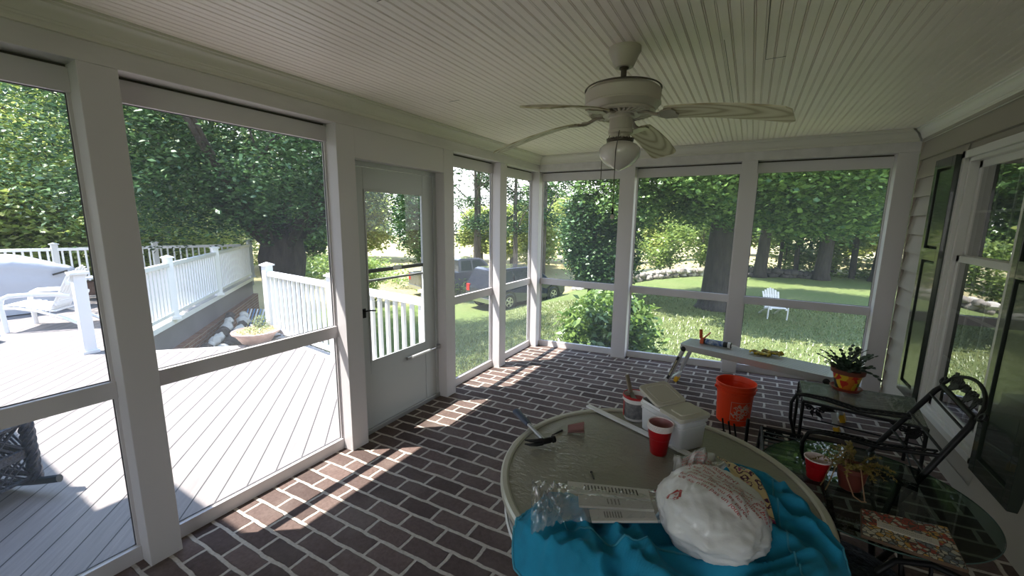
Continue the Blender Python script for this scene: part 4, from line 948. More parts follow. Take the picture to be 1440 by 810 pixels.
for (xx, yy) in ((x0, ya), (x0, yb), (x1, ya), (x1, yb)):
    k = -1 if xx == x0 else 1; MB().tube([(xx, yy, zs), (xx + .012 * k, yy, .33), (xx + .03 * k, yy, .22), (xx + .045 * k, yy, fz(xx) + .008)], .010, 8).build('leg', m_iron, ch, smooth=True)

# ================================================================== CLEAR GLASS SIDE TABLE AND WHAT STANDS ON IT
SX, SY, SZ, SRd = 3.00, 2.058, .68, .378
st = empty('side_table', (SX, SY, fz(SX)), 'round clear glass side table with a dark base, right of the patio table', 'table')
m_cg = glassmat('clear_table_glass', tint=(.50, .58, .55), rough=.015, body=.0, gmul=.7)
MB().lathe([(0, .671), (SRd - .004, .671), (SRd, .675), (SRd - .004, .679), (0, .679)], (SX, SY, 0), 96).build('glass_top', m_cg, st, smooth=30.)
MB().lathe([(SRd + .0005, .672), (SRd + .003, .675), (SRd + .0005, .678)], (SX, SY, 0), 96).build('glass_edge', mat('glass_edge_green', (.05, .09, .08), .15), st, smooth=True)
m_wick = mat('dark_wicker', (.016, .019, .027), .5, bump=1., bscale=70, bdist=.01, stretch=(1, 1, 2.5), var=.5, vscale=70)
for k in range(4):
    a = R(45 + 90 * k); p = lambda r_, z: (SX + r_ * math.cos(a), SY + r_ * math.sin(a), z)
    MB().tube([p(.20, .668), p(.15, .55), p(.09, .42), p(.12, .28), p(.24, fz(SX + .24 * math.cos(a)) + .01)], .012, 10).build('leg', m_iron, st, smooth=True)
    MB().lathe([(0, .666), (.016, .666), (.016, .671), (0, .671)], p(.20, 0), 12).build('glass_pad', m_black, st)
MB().lathe([(.105, .42), (.098, .427), (.091, .42), (.098, .413), (.105, .42)], (SX, SY, 0), 32).build('leg_ring', m_iron, st, smooth=True)
cup(2.826, 2.033, .680, 1, 'single red plastic cup standing on the clear glass side table', None, 1.08, .74)
def planter():
    x, y, z = 2.942, 2.022, .680
    t = empty('potted_fern', (x, y, z), 'dried yellowing fern in a dark terracotta pot on the clear glass side table', 'potted plant')
    m_tc = mat('dark_terracotta', (.135, .032, .022), .4, bump=.2, bscale=30, bdist=.003)
    MB().lathe([(0, z), (.032, z), (.037, z + .004), (.047, z + .05), (.050, z + .082), (.053, z + .086), (.053, z + .102), (.049, z + .104), (.044, z + .095), (0, z + .093)], (x, y, 0), 36).build('pot', m_tc, t, smooth=30.)
    MB().lathe([(.0445, z + .094), (0, z + .097)], (x, y, 0), 20).build('soil', m_soil, t)
    r_ = random.Random(11); stems = MB(); lv = MB()
    for k in range(24):
        a = r_.uniform(0, 2 * PI); p = Vector((x + .02 * math.cos(a), y + .02 * math.sin(a), z + .092)); d_ = Vector((math.cos(a) * .55, math.sin(a) * .55, r_.uniform(.5, 1.3))).normalized(); pts = [p.copy()]
        for j in range(r_.randint(7, 12)):
            p = p + d_ * .0112; d_ = (d_ + Vector((math.cos(a) * .06, math.sin(a) * .06, -.14)) + Vector([r_.uniform(-.08, .08) for _ in range(3)])).normalized(); pts.append(p.copy())
            if j > 0:
                for s_ in (-1, 1, .4):
                    sd_ = (d_.cross(Z_).normalized() * s_ + d_ * .4 + Vector([r_.uniform(-.5, .5) for _ in range(3)])).normalized(); L_ = .0125 * r_.uniform(.7, 1.4); nn = sd_.cross(d_).normalized() * L_ * .28; bb = p
                    lv.add([bb, bb + sd_ * L_ * .5 + nn, bb + sd_ * L_, bb + sd_ * L_ * .5 - nn], [(0, 1, 2, 3)])
        stems.tube(pts, .0012, 4)
    for a0, dx in ((R(200), -.10), (R(215), -.12)):
        pts = [Vector((x + .05 * math.cos(a0) * s_ * 2.2, y + .05 * math.sin(a0) * s_ * 2.4, z + .13 + .06 * math.sin(PI * min(1, s_ * 1.1)) - .13 * s_ ** 2)) for s_ in [i / 12 for i in range(13)]]
        stems.tube([p - Vector((0, 0, max(0, 0))) for p in pts], .0022, 6)
    stems.build('fern_stems', mat('dry_stem', (.20, .13, .05), .7), t); lv.build('fern_fronds', leafmat('dry_frond', (.16, .12, .025), (.34, .26, .07)), t)
    mb = MB(); pts = [(x - .035, y - .045, z + .14), (x - .03, y - .075, z + .08), (x - .005, y - .095, z + .02), (x + .02, y - .10, z + .008), (x + .035, y - .10, z + .012)]
    mb.tube(pts, .0026, 6); mb.tube([(x + .01, y - .065, z + .13), (x + .02, y - .08, z + .07), (x + .03, y - .098, z + .012)], .0022, 6); mb.build('hanging_stem', mat('dry_stem_light', (.27, .15, .08), .7), t, smooth=True)
planter()
# tile tray
def tilemat():
    m, t, bb = newmat('mosaic_tiles', .3); co = coords(t); v = N(t, 'ShaderNodeTexVoronoi'); v.inputs['Scale'].default_value = 62; t.links.new(co, v.inputs[0])
    s = N(t, 'ShaderNodeSeparateColor'); t.links.new(v.outputs['Color'], s.inputs[0])
    big = N(t, 'ShaderNodeTexVoronoi'); big.inputs['Scale'].default_value = 17; t.links.new(co, big.inputs[0]); s2 = N(t, 'ShaderNodeSeparateColor'); t.links.new(big.outputs['Color'], s2.inputs[0])
    hue = ramp(t, s2.outputs[0], [(0, (.33, .035, .02)), (.33, (.33, .035, .02)), (.36, (.50, .28, .06)), (.66, (.50, .28, .06)), (.69, (.16, .19, .21)), (1, (.16, .19, .21))])
    c = mixc(t, ramp(t, s.outputs[1], [(0, (0, 0, 0)), (.55, (0, 0, 0)), (.6, (1, 1, 1)), (1, (1, 1, 1))]), hue, (.50, .47, .38))
    e_ = N(t, 'ShaderNodeTexVoronoi', feature='DISTANCE_TO_EDGE'); e_.inputs['Scale'].default_value = 62; t.links.new(co, e_.inputs[0])
    c = mixc(t, mth(t, 'LESS_THAN', e_.outputs['Distance'], .07), c, (.035, .03, .028)); t.links.new(c, bb.inputs['Base Color']); return m
TQ = [Vector((2.920, 1.695, 0)), Vector((3.183, 1.677, 0)), Vector((3.201, 1.903, 0)), Vector((2.949, 1.867, 0))]
ty = empty('tile_plaque', ((TQ[0] + TQ[2]) / 2).to_tuple()[:2] + (.6795,), 'rectangular mosaic tile plaque with a white centre strip on the side table', 'plaque')
MB().prism([(v.x, v.y) for v in TQ], .6795, .691).build('plaque_base', mat('plaque_wood', (.09, .05, .025), .5), ty, bevel=.002)
cq = (TQ[0] + TQ[1] + TQ[2] + TQ[3]) / 4
MB().prism([tuple((cq + (v - cq) * .97).to_2d()) for v in TQ], .691, .6925).build('mosaic_face', tilemat(), ty)
U, V_ = (TQ[1] - TQ[0]) * .5, (TQ[3] - TQ[0]) * .5
ctrq = [cq + U * a + V_ * c_ for a, c_ in ((-.62, -.22), (.60, -.22), (.60, .22), (-.62, .22))]
pn = MB().prism([(v.x, v.y) for v in ctrq], .6925, .694).build('centre_panel', mat('panel_white', (.52, .49, .43), .4), ty)
mb = MB()
for k in range(2):
    for i in range(26):
        a = cq + U * (-.50 + i * .038) + V_ * (-.07 + .12 * k); mb.bar((a.x, a.y, .6943), (a.x + U.x * .022, a.y + U.y * .02 + (.003 if i % 3 else -.002), .6943), .0018, .0006)
mb.build('centre_script', mat('script_grey', (.18, .16, .15), .6), pn)
# wicker stool under the side table and the iron chair pushed in beside it
ws = empty('wicker_basket', (2.885, 1.70, fz(2.885)), 'dark wicker basket stool half hidden under the near edge of the side table', 'basket')
MB().lathe([(0, fz(2.885)), (.15, fz(2.885)), (.185, .30), (.20, .50), (.21, .51), (.19, .52), (.17, .50), (0, .47)], (2.885, 1.70, 0), 48).build('basket_weave', m_wick, ws, smooth=30.)
mb = MB()
for k in range(26):
    a = 2 * PI * k / 26; z0_ = fz(2.885)
    mb.tube([(2.885 + r_ * math.cos(a), 1.70 + r_ * math.sin(a), z) for r_, z in ((.155, z0_ + .01), (.189, .30), (.204, .50))], .006, 5)
mb.build('basket_staves', m_wick, ws)
ic = empty('iron_chair', (3.16, 1.64, fz(3.16)), 'black iron chair with a bowed top rail pushed in under the side table', 'chair')
z0_ = fz(3.16)
MB().tube([(3.00, 1.80, z0_ + .01), (2.99, 1.79, .40), (3.01, 1.80, .50), (3.06, 1.83, .545), (3.16, 1.85, .56), (3.26, 1.84, .545), (3.32, 1.80, .50), (3.34, 1.78, .40), (3.33, 1.78, z0_ + .02)], .011, 10).build('back_bow', m_iron, ic, smooth=True)
MB().lathe([(0, .40), (.175, .40), (.18, .405), (.175, .415), (0, .415)], (3.165, 1.63, 0), 40).build('seat', m_wick, ic, smooth=30.)
for dx, dy in ((-.14, -.14), (.15, -.14)): MB().tube([(3.165 + dx * .8, 1.63 + dy * .8, .40), (3.165 + dx, 1.63 + dy, fz(3.165 + dx) + .005)], .010, 8).build('leg', m_iron, ic, smooth=True)
for k in range(3): MB().tube([(3.08 + .08 * k, 1.815, .41), (3.08 + .08 * k, 1.845, .553)], .006, 6).build('back_rod', m_iron, ic, smooth=True)
# iron fork-like plant stand behind the table
ps = empty('iron_stand', (2.57, 2.24, fz(2.57)), 'black iron stand whose tines rise just beyond the far rim of the round table', 'stand')
MB().tube([(2.565, 2.22, fz(2.56)), (2.562, 2.22, .80)], .008, 8).build('centre_rod', m_iron, ps, smooth=True)
for k, (x, y) in enumerate(((2.450, 2.16), (2.478, 2.17), (2.503, 2.18))): MB().tube([(2.555, 2.22, .45), (x + .03, y + .02, .62), (x, y + .01, .795 - .012 * k)], .0045, 6).build('tine', m_iron, ps, smooth=True)
for k in range(3):
    a = R(120 * k + 20); MB().tube([(2.565, 2.22, .30), (2.565 + .12 * math.cos(a), 2.22 + .12 * math.sin(a), fz(2.565 + .12 * math.cos(a)) + .004)], .006, 6).build('foot', m_iron, ps, smooth=True)
# ================================================================== GROUND AND DECK
def ss(t): t = max(0, min(1, t)); return t * t * (3 - 2 * t)
def gz(x, y):
    g = -1.0 - 1.25 * ss(-x / 8.0)
    g -= .9 * ss((y - 30) / 40)
    if y < 4 and x > -.2: g = -1.0
    return g + .05 * noise.noise(Vector((x * .15, y * .15, 0)))
def groundmat():
    m, t, b = newmat('lawn_and_field', .9, .2)
    co = coords(t); s = N(t, 'ShaderNodeSeparateXYZ'); t.links.new(co, s.inputs[0])
    n1 = noisen(t, co, .55, 4); n2 = noisen(t, co, 9, 5, 0, .7); n3 = noisen(t, co, 55, 3, 0, .7)
    g = ramp(t, n2, [(.3, (.060, .120, .028)), (.5, (.125, .205, .050)), (.72, (.25, .31, .10))])
    g = mixc(t, ramp(t, n1, [(.4, (0, 0, 0)), (.7, (.45, .45, .45))]), g, (.24, .26, .11))
    g = mixc(t, mth(t, 'MULTIPLY', n3, .55), g, (.26, .27, .13))
    dry = ramp(t, n2, [(.3, (.30, .26, .12)), (.6, (.48, .42, .24)), (.8, (.55, .50, .33))])
    # the hay field starts behind the tree line
    d1 = mth(t, 'ADD', mth(t, 'MULTIPLY', s.outputs[0], -.72), mth(t, 'MULTIPLY', s.outputs[1], .69))
    q = mth(t, 'ADD', s.outputs[1], mth(t, 'MULTIPLY', s.outputs[0], -1.15)); q = mth(t, 'MAXIMUM', q, mth(t, 'SUBTRACT', s.outputs[1], 2.)); q = mth(t, 'ADD', q, mth(t, 'MULTIPLY', n1, 3))
    f = mth(t, 'MULTIPLY', mth(t, 'SUBTRACT', q, 27.5), .6, True)
    t.links.new(mixc(t, f, g, dry), b.inputs['Base Color']); bumpn(t, b, n3, 1., .05); return m
m_ground = groundmat()
b = MB()
def gp(u, v):
    x = -90 + 180 * u; y = -60 + 200 * v; return (x, y, gz(x, y))
b.grid(gp, 120, 130); struct(b.build('ground', m_ground, None, smooth='full'), 'lawn running into a dry hay field')
E0, E1 = Vector((-4.30, 2.10, 0)), Vector((-3.50, 2.90, 0))
DK = [(-.152, -2.95), (-.152, 3.06), (-3.72, 3.46), (-3.50, 2.90), (-4.30, 2.10), (-4.90, 2.02), (-10.35, 6.62), (-12.15, 2.25), (-14.0, -2.95)]
b = MB().prism(DK, -.05, -.018); struct(b.build('deck', m_deck, None))
b = MB()
m_fr = mat('deck_edge_board', (.50, .47, .46), .5, var=.1, vscale=3)
for a, c in ((1, 2), (2, 3), (3, 4), (4, 5), (5, 6)):
    p, q = Vector((*DK[a], 0)), Vector((*DK[c], 0)); d_ = (q - p).normalized(); n_ = Vector((d_.y, -d_.x, 0)) * -1
    b.add([p + Vector((0, 0, -.014)), q + Vector((0, 0, -.014)), q + n_ * .14 + Vector((0, 0, -.014)), p + n_ * .14 + Vector((0, 0, -.014))], [(0, 1, 2, 3)])
struct(b.build('trim_90', m_fr))
b = MB()
for a, c in ((1, 2), (2, 3), (3, 4), (4, 5), (5, 6), (6, 7)):
    hh_ = .09 if a == 5 else .25; p, q = Vector((*DK[a], -.02 - hh_ / 2)), Vector((*DK[c], -.02 - hh_ / 2)); b.bar(p, q, .025, hh_)
struct(b.build('trim_91', m_vinyl, None))
# skirting and the brick foundation below the left-hand deck
b = MB(); p, q = Vector((-4.90, 1.98, 0)), Vector((-10.35, 6.58, 0))
b.add([(p.x, p.y, -.52), (q.x, q.y, -.52), (q.x, q.y, -.05), (p.x, p.y, -.05)], [(0, 1, 2, 3)]); struct(b.build('trim_92', mat('skirting_grey', (.16, .155, .17), .7, var=.1, vscale=2)))
rot = math.atan2(q.y - p.y, q.x - p.x) - PI / 2
b = MB(); L_ = (q - p).length; b.box((0, 0, -2.6), (.12, L_, -.52)); ob = b.build('foundation', m_bwall); ob.location = p; ob.rotation_euler = (0, 0, rot); struct(ob)
b = MB(); p2 = Vector((-3.60, 3.40, 0)); b.box((-.1, 0, -2.2), (0, 3.5, -.27)); ob = b.build('foundation', m_bwall); ob.location = p2; ob.rotation_euler = (0, 0, -PI / 2 - .11); struct(ob)

def railing(label, P, group=None, z0=-.018, H=1.0, skip=()):
    t = empty('deck_railing', (*P[0], z0), label, 'railing', group)
    P = [Vector((x, y, 0)) for x, y in P]
    for i, p in enumerate(P):
        if i in skip: continue
        po = MB().box((p.x - .055, p.y - .055, z0), (p.x + .055, p.y + .055, z0 + H + .07)).build('post', m_vinyl, t, bevel=.003)
        c = MB(); zt = z0 + H + .07
        c.box((p.x - .075, p.y - .075, zt), (p.x + .075, p.y + .075, zt + .022)); c.add([(p.x - .065, p.y - .065, zt + .022), (p.x + .065, p.y - .065, zt + .022), (p.x + .065, p.y + .065, zt + .022), (p.x - .065, p.y + .065, zt + .022), (p.x, p.y, zt + .055)], [(0, 1, 4), (1, 2, 4), (2, 3, 4), (3, 0, 4)])
        c.build('post_cap', m_vinyl, po); MB().box((p.x - .075, p.y - .075, z0), (p.x + .075, p.y + .075, z0 + .05)).build('post_skirt', m_vinyl, po)
    for a, c in zip(P[:-1], P[1:]):
        d_ = (c - a).normalized(); L_ = (c - a).length
        for zz, w_, h_, nm in ((z0 + H - .045, .075, .07, 'top_rail'), (z0 + .11, .05, .06, 'bottom_rail')):
            MB().bar(a + d_ * .055 + Z_ * zz, c - d_ * .055 + Z_ * zz, w_, h_).build(nm, m_vinyl, t, bevel=.004)
        n_ = max(1, int((L_ - .11) / .125))
        for k in range(n_):
            q = a + d_ * (.055 + (L_ - .11) * (k + .5) / n_); MB().bar(q + Z_ * (z0 + .14), q + Z_ * (z0 + H - .08), .036, .036, tuple(d_)).build('baluster', m_vinyl, t)
    return t
railing('white vinyl railing along the near side of the left deck above the brick wall', [(-4.93, 2.06), (-6.10, 3.05), (-7.95, 4.60), (-10.28, 6.55)])
railing('white vinyl railing across the far end of the deck behind the lounge chair and grill', [(-10.40, 6.45), (-11.15, 4.62), (-11.85, 2.95), (-12.45, 1.40), (-12.9, -.2)], skip=(0,))
railing('white vinyl railing beside the planter, between the deck corner and the screen door', [(-3.70, 3.38), (-1.95, 3.20), (-.23, 3.02)])
# short newel on the deck
nw = empty('newel_post', (-4.87, 1.66, -.018), 'short white newel post with a flat cap standing on the deck by the lounge chair', 'post')
MB().box((-4.93, 1.60, -.018), (-4.81, 1.72, 1.02)).build('post', m_vinyl, nw, bevel=.003); MB().box((-4.96, 1.57, 1.02), (-4.78, 1.75, 1.05)).build('post_cap', m_vinyl, nw, bevel=.004); MB().box((-4.95, 1.58, -.018), (-4.79, 1.74, .02)).build('post_skirt', m_vinyl, nw, bevel=.002)

# ---- white lounge (adirondack) chair
m_resin = mat('white_resin', (.80, .81, .84), .4)
def adir(loc, rz, label, name='lounge_chair'):
    t = empty(name, loc, label, 'chair')
    X = lambda x, y, z: (loc[0] + x, loc[1] + y, loc[2] + z)
    for s in (-1, 1):
        lg = MB(); lg.tube([X(.30 * s, -.36, 0), X(.30 * s, -.37, .25), X(.30 * s, -.38, .42), X(.30 * s, -.35, .52), X(.30 * s, -.27, .56), X(.30 * s, -.05, .57), X(.29 * s, .25, .56), X(.24 * s, .40, .52)], .034, 10, flat=.55); lg.build('arm_and_front_leg', m_resin, t, smooth=True)
        sr = MB(); sr.tube([X(.24 * s, -.42, .36), X(.24 * s, -.25, .36), X(.24 * s, 0, .30), X(.24 * s, .30, .17), X(.25 * s, .55, .02)], .036, 8, flat=.6); sr.build('side_rail', m_resin, t, smooth=True)
    for k in range(9):
        y = -.42 + .072 * k; z = .385 + .012 * math.sin(k * .7) - .0145 * max(0, k - 1.5)
        MB().box(X(-.25, y, z), X(.25, y + .062, z + .02)).build('seat_slat', m_resin, t, bevel=.005)
    for k in range(7):
        x = -.225 + .075 * k; top = .98 - .05 * abs(k - 3) ** 1.3 * .6
        MB().bar(X(x * .9, .12, .27), X(x * 1.08, .12 + (top - .27) * .52, top), .066, .018, (0, -1, .5)).build('back_slat', m_resin, t, bevel=.006)
    for zz in (.40, .72): MB().bar(X(-.25, .15 + (zz - .27) * .52, zz), X(.25, .15 + (zz - .27) * .52, zz), .03, .05).build('back_rail', m_resin, t, bevel=.004)
    t.rotation_euler = (0, 0, rz); return t
adir((-7.12, 1.80, -.018), R(-40), 'white lounge chair with curved arms on the sunny deck in front of the covered grill')
# ---- covered grill
gx, gy = -9.0, 1.78
gr = empty('covered_grill', (gx, gy, -.018), 'barbecue grill under a pale grey fabric cover at the left edge of the photo', 'grill')
def cov(u, v):
    a = u * 2 * PI; zt = v; ca, sa = math.cos(a), math.sin(a); sq = lambda c_, p_: math.copysign(abs(c_) ** p_, c_)
    rx, ry = .34, .78
    if zt < .78:
        k = zt / .78; z = k * .86; f = 1.06 - .05 * k + .03 * math.sin(a * 9 + 1) * (1 - k) + .03 * noise.noise(Vector((ca * 3, sa * 3, k * 4)))
    else:
        k = (zt - .78) / .22; z = .86 + .20 * math.sin(k * PI / 2); f = math.cos(k * PI / 2) * 1.0
    y = ry * sq(sa, .35) * f; x = rx * sq(ca, .35) * f
    z *= 1 - .16 * ss((y + .1) / .8) * (1 if zt > .6 else zt / .6)
    return (gx + x, gy + y, z + .0)
MB().grid(cov, 72, 40).build('grill_cover', mat('cover_grey', (.44, .46, .52), .6, bump=.35, bscale=6, bdist=.03), gr, smooth='full')
MB().bar((gx + .375, gy + .42, .66), (gx + .375, gy + .62, .72), .02, .03).build('cover_strap', m_black, gr)
# small brown table and blue sack
bt = empty('deck_table', (-9.65, 2.95, -.018), 'small brown wooden table behind the white lounge chair', 'table')
m_bw = mat('brown_wood', (.13, .075, .05), .6)
MB().box((-9.85, 2.7, .42), (-9.45, 3.2, .46)).build('table_top', m_vinyl, bt, bevel=.004)
for dx, dy in ((-.16, -.2), (.16, -.2), (.16, .2), (-.16, .2)): MB().box((-9.65 + dx - .03, 2.95 + dy - .03, -.018), (-9.65 + dx + .03, 2.95 + dy + .03, .42)).build('leg', m_bw, bt)
MB().box((-9.8, 2.76, .08), (-9.5, 3.14, .36)).build('shelf_box', m_bw, bt, bevel=.01)
o = MB().ell((-6.55, .92, .07), (.22, .26, .10), 24, 14, None, lambda d: 1 + .18 * noise.noise(d * 3)).build('blue_sack', mat('pale_blue_sack', (.25, .42, .62), .6), None, smooth='full')
tag(o, 'pale blue fabric bundle on the deck at the left picture edge', 'bundle')
# ---- dark wicker rocker in the shade of the house
def wicker_rocker():
    t = empty('wicker_rocker', (-1.75, .25, -.018), 'dark blue-black wicker rocker with diamond lattice sides, low at the left picture edge', 'rocker')
    m_w = mat('navy_wicker', (.018, .027, .048), .42, bump=1., bscale=55, bdist=.008, var=.5, vscale=60)
    A, B = Vector((-2.25, .12, 0)), Vector((-1.38, .52, 0)); d_ = (B - A).normalized(); n_ = Vector((-d_.y, d_.x, 0)) * -1; L_ = (B - A).length
    def braid(p, q, r_, nm):
        mb = MB()
        for ph in (0, 2.1, 4.2):
            pts = []
            for i in range(41):
                s_ = i / 40; c_ = p.lerp(q, s_); ax = (q - p).normalized(); u_ = ax.cross(n_).normalized() if abs(ax.dot(n_)) < .9 else ax.cross(Z_).normalized(); v_ = ax.cross(u_); a_ = ph + s_ * (q - p).length * 42; pts.append(c_ + (u_ * math.cos(a_) + v_ * math.sin(a_)) * r_ * .5)
            mb.tube(pts, r_ * .62, 6)
        mb.build(nm, m_w, t, smooth=True)
    for base in (B, A): braid(base + Z_ * .07, base + Z_ * .48, .034, 'corner_post')
    for base in (B, A): braid(base + n_ * .5 + Z_ * .07, base + n_ * .5 + Z_ * .48, .034, 'corner_post')
    for (p, q) in ((A, B), (B, B + n_ * .5), (A + n_ * .5, B + n_ * .5)):
        dd = (q - p).normalized(); LL = (q - p).length; mb = MB()
        for zz in (.10, .25, .29, .46): mb.tube([p + Z_ * zz, q + Z_ * zz], .014, 6)
        mb.bar(p + Z_ * .27, q + Z_ * .27, .02, .05)
        for z0_, z1_ in ((.11, .245), (.305, .46)):
            h_ = z1_ - z0_; k = -h_
            while k < LL:
                for sg in (1, -1):
                    s0, s1 = (k, k + h_) if sg > 0 else (k + h_, k); za, zb_ = z0_, z1_
                    lo, hi = min(s0, s1), max(s0, s1)
                    if lo < 0 or hi > LL: continue
                    mb.tube([p + dd * s0 + Z_ * za, p + dd * s1 + Z_ * zb_], .0075, 5)
                k += .048
        mb.build('lattice_panel', m_w, t, smooth=35.)
    MB().box((-.43, -.02, .44), (.43, .52, .50), Matrix(((d_.x, n_.x, 0, (A.x + B.x) / 2), (d_.y, n_.y, 0, (A.y + B.y) / 2), (0, 0, 1, 0), (0, 0, 0, 1)))).build('seat', m_w, t, bevel=.02)
    for off in (.0, .5):
        p = A + n_ * off; q = B + n_ * off; pts = []
        for i in range(15):
            s_ = -.22 + 1.40 * i / 14; c_ = p.lerp(q, s_); pts.append(c_ + Z_ * (.012 + .26 * (s_ - .45) ** 2 * .55))
        MB().tube(pts, .020, 8, flat=1.3).build('rocker_runner', mat('runner_dark', (.02, .035, .045), .35), t, smooth=True)
wicker_rocker()
# ---- planter bowl on the deck corner
plx, ply = -3.50, 3.04
pb = empty('planter_bowl', (plx, ply, -.014), 'wide clay planter bowl of dry plants at the deck corner below the white railing', 'planter')
MB().lathe([(0, -.014), (.16, -.014), (.18, 0), (.25, .10), (.275, .135), (.30, .14), (.305, .165), (.285, .17), (.27, .15), (0, .14)], (plx, ply, 0), 48).build('bowl', mat('pale_clay', (.50, .36, .30), .7, var=.12, vscale=10), pb, smooth=30.)
MB().lathe([(.268, .150), (.15, .168), (0, .172)], (plx, ply, 0), 32).build('soil', mat('mulch_tan', (.30, .22, .10), .9, bump=.8, bscale=50, col2=(.42, .34, .16), vscale=30), pb)

# ================================================================== FOLIAGE
def fol(name, m, blobs, n, size, parent=None, seed=1, per=12, spread=.35, thr=-.12, droop=.25, asp=.5, shell=.35, origin=None, nscale=.45, up=.6):
    g = np.random.default_rng(seed); nc = max(1, n // per); vol = np.array([b_[3] * b_[4] * b_[5] for b_ in blobs]) ** .75; vol /= vol.sum()
    bi = g.choice(len(blobs), nc * 2, p=vol); B = np.array(blobs, float)[bi]
    d = g.normal(size=(nc * 2, 3)); d /= np.linalg.norm(d, axis=1)[:, None]; r = (shell + (1 - shell) * g.random(nc * 2) ** .5)
    c = B[:, :3] + d * B[:, 3:6] * r[:, None]
    keep = np.array([noise.noise(Vector(p) * nscale) > thr for p in c]); c = c[keep][:nc]; nc = len(c)
    cl = np.repeat(c, per, 0); k = len(cl); off = g.normal(size=(k, 3)) * spread; off[:, 2] *= .45; off[:, 2] -= droop * (off[:, 0] ** 2 + off[:, 1] ** 2)
    p = cl + off; a = g.random(k) * 2 * PI; tl = g.normal(size=(k, 3)) * .5; tl[:, 2] = up + g.random(k) * .6; tl /= np.linalg.norm(tl, axis=1)[:, None]
    ax = np.stack([np.cos(a), np.sin(a), -.35 + .3 * g.random(k)], 1); ax -= tl * (ax * tl).sum(1)[:, None]; ax /= np.linalg.norm(ax, axis=1)[:, None]; sd_ = np.cross(tl, ax)
    s = size * (.6 + .8 * g.random(k))[:, None]
    V = np.stack([p - ax * s * .5, p + sd_ * s * asp * .5 + tl * s * .08, p + ax * s * .5, p - sd_ * s * asp * .5 + tl * s * .08], 1).reshape(-1, 3)
    if origin is not None: V = V - np.array(origin)
    me = D.meshes.new(name); me.vertices.add(k * 4); me.vertices.foreach_set('co', V.astype(np.float32).ravel()); me.loops.add(k * 4); me.loops.foreach_set('vertex_index', np.arange(k * 4, dtype=np.int32))
    me.polygons.add(k); me.polygons.foreach_set('loop_start', np.arange(0, k * 4, 4, dtype=np.int32)); me.polygons.foreach_set('loop_total', np.full(k, 4, np.int32)); me.update(calc_edges=True); me.materials.append(m)
    ob = D.objects.new(name, me); COL.objects.link(ob)
    if origin is not None: ob.location = origin
    if parent is not None: ob.parent = parent; ob.matrix_parent_inverse = wmat(parent).inverted()
    return ob
m_bark = mat('bark', (.042, .035, .030), .9, bump=1., bscale=9, bdist=.06, stretch=(1, 1, .3), var=.3, vscale=8)
m_bark2 = mat('bark_grey', (.10, .085, .07), .9, bump=.8, bscale=12, bdist=.04, stretch=(1, 1, .3), var=.3, vscale=8)
lf_dark = leafmat('leaf_dark', (.013, .040, .020), (.105, .20, .065), .26)
lf_mid = leafmat('leaf_mid', (.020, .065, .018), (.21, .34, .09), .30)
lf_lite = leafmat('leaf_light', (.11, .19, .035), (.33, .42, .11), .45)
lf_yel = leafmat('leaf_yellow', (.19, .27, .045), (.52, .56, .18), .55)
def branch(mb, p, d_, L_, r_, depth, rn, out, bend=.25):
    pts = [Vector(p)]; rs = [r_]; d_ = Vector(d_).normalized(); n_ = 6
    for i in range(n_):
        d_ = (d_ + Vector((rn.uniform(-1, 1), rn.uniform(-1, 1), rn.uniform(-.5, .9))) * bend * .35).normalized(); pts.append(pts[-1] + d_ * L_ / n_); rs.append(r_ * (1 - .6 * (i + 1) / n_))
        if depth > 0 and i >= 2: branch(mb, pts[-1], (d_ + Vector((rn.uniform(-1, 1), rn.uniform(-1, 1), rn.uniform(-.3, .5))) * .8), L_ * .55, rs[-1] * .6, depth - 1, rn, out, bend)
    mb.tube(pts, rs, 7 if depth else 5); out.append(pts[-1])
def big_tree(label, base, trunk, limbs, blobs, n, size, lm, bm_, seed, name='shade_tree', **kw):
    t = empty(name, base, label, 'tree'); rn = random.Random(seed); mb = MB()
    pts = [Vector(base) + Vector(p[:3]) for p in trunk]; mb.tube(pts, [p[3] for p in trunk], 16); out = []
    for (o, d_, L_, r_) in limbs: branch(mb, Vector(base) + Vector(o), d_, L_, r_, 2, rn, out)
    mb.build('trunk', bm_, t, smooth='full')
    fol('crown', lm, [(base[0] + b_[0], base[1] + b_[1], base[2] + b_[2], b_[3], b_[4], b_[5]) for b_ in blobs], n, size, t, seed, **kw); return t
# the big dark tree beyond the deck
bx, by = -9.0, 6.75; bz = gz(bx, by)
big_tree('huge dark spreading tree whose thick trunk stands beyond the deck railing corner', (bx, by, bz),
  [(0, 0, -.2, .85), (0, 0, .2, .66), (0, 0, .9, .54), (0, 0, 2.0, .52), (.03, 0, 2.9, .62), (.1, 0, 3.5, .5), (.1, 0, 4.2, .2)],
  [((.15, .1, 3.2), (1.0, .6, .95), 4.2, .17), ((-.15, -.15, 3.2), (-.8, -.6, .9), 4.4, .18), ((0, .2, 3.3), (-.3, .9, .9), 4.2, .16), ((.1, -.2, 3.2), (.5, -.9, .8), 4.2, .17), ((-.2, .1, 3.1), (-1, .3, .7), 4.0, .15), ((0, 0, 3.3), (.2, .1, 1), 5, .24), ((.2, 0, 3.1), (.9, -.2, .6), 3.6, .14), ((-.1, -.1, 3.3), (-.4, -1, 1.0), 4, .14)],
  [(0, 0, 7.2, 4.6, 4.6, 3.9), (-1.6, -2.2, 5.9, 3.6, 3.2, 2.6), (1.8, 1.4, 5.9, 2.9, 2.9, 2.3), (-2.6, 1.6, 5.9, 3.2, 3.2, 2.5), (1.2, -1.6, 5.4, 2.4, 2.4, 1.8), (-.8, -1.0, 4.9, 3.4, 3.2, 1.2)],
  95000, .115, lf_dark, m_bark, 3, per=18, spread=.28, thr=-.08, droop=.45, shell=.25, nscale=.6)
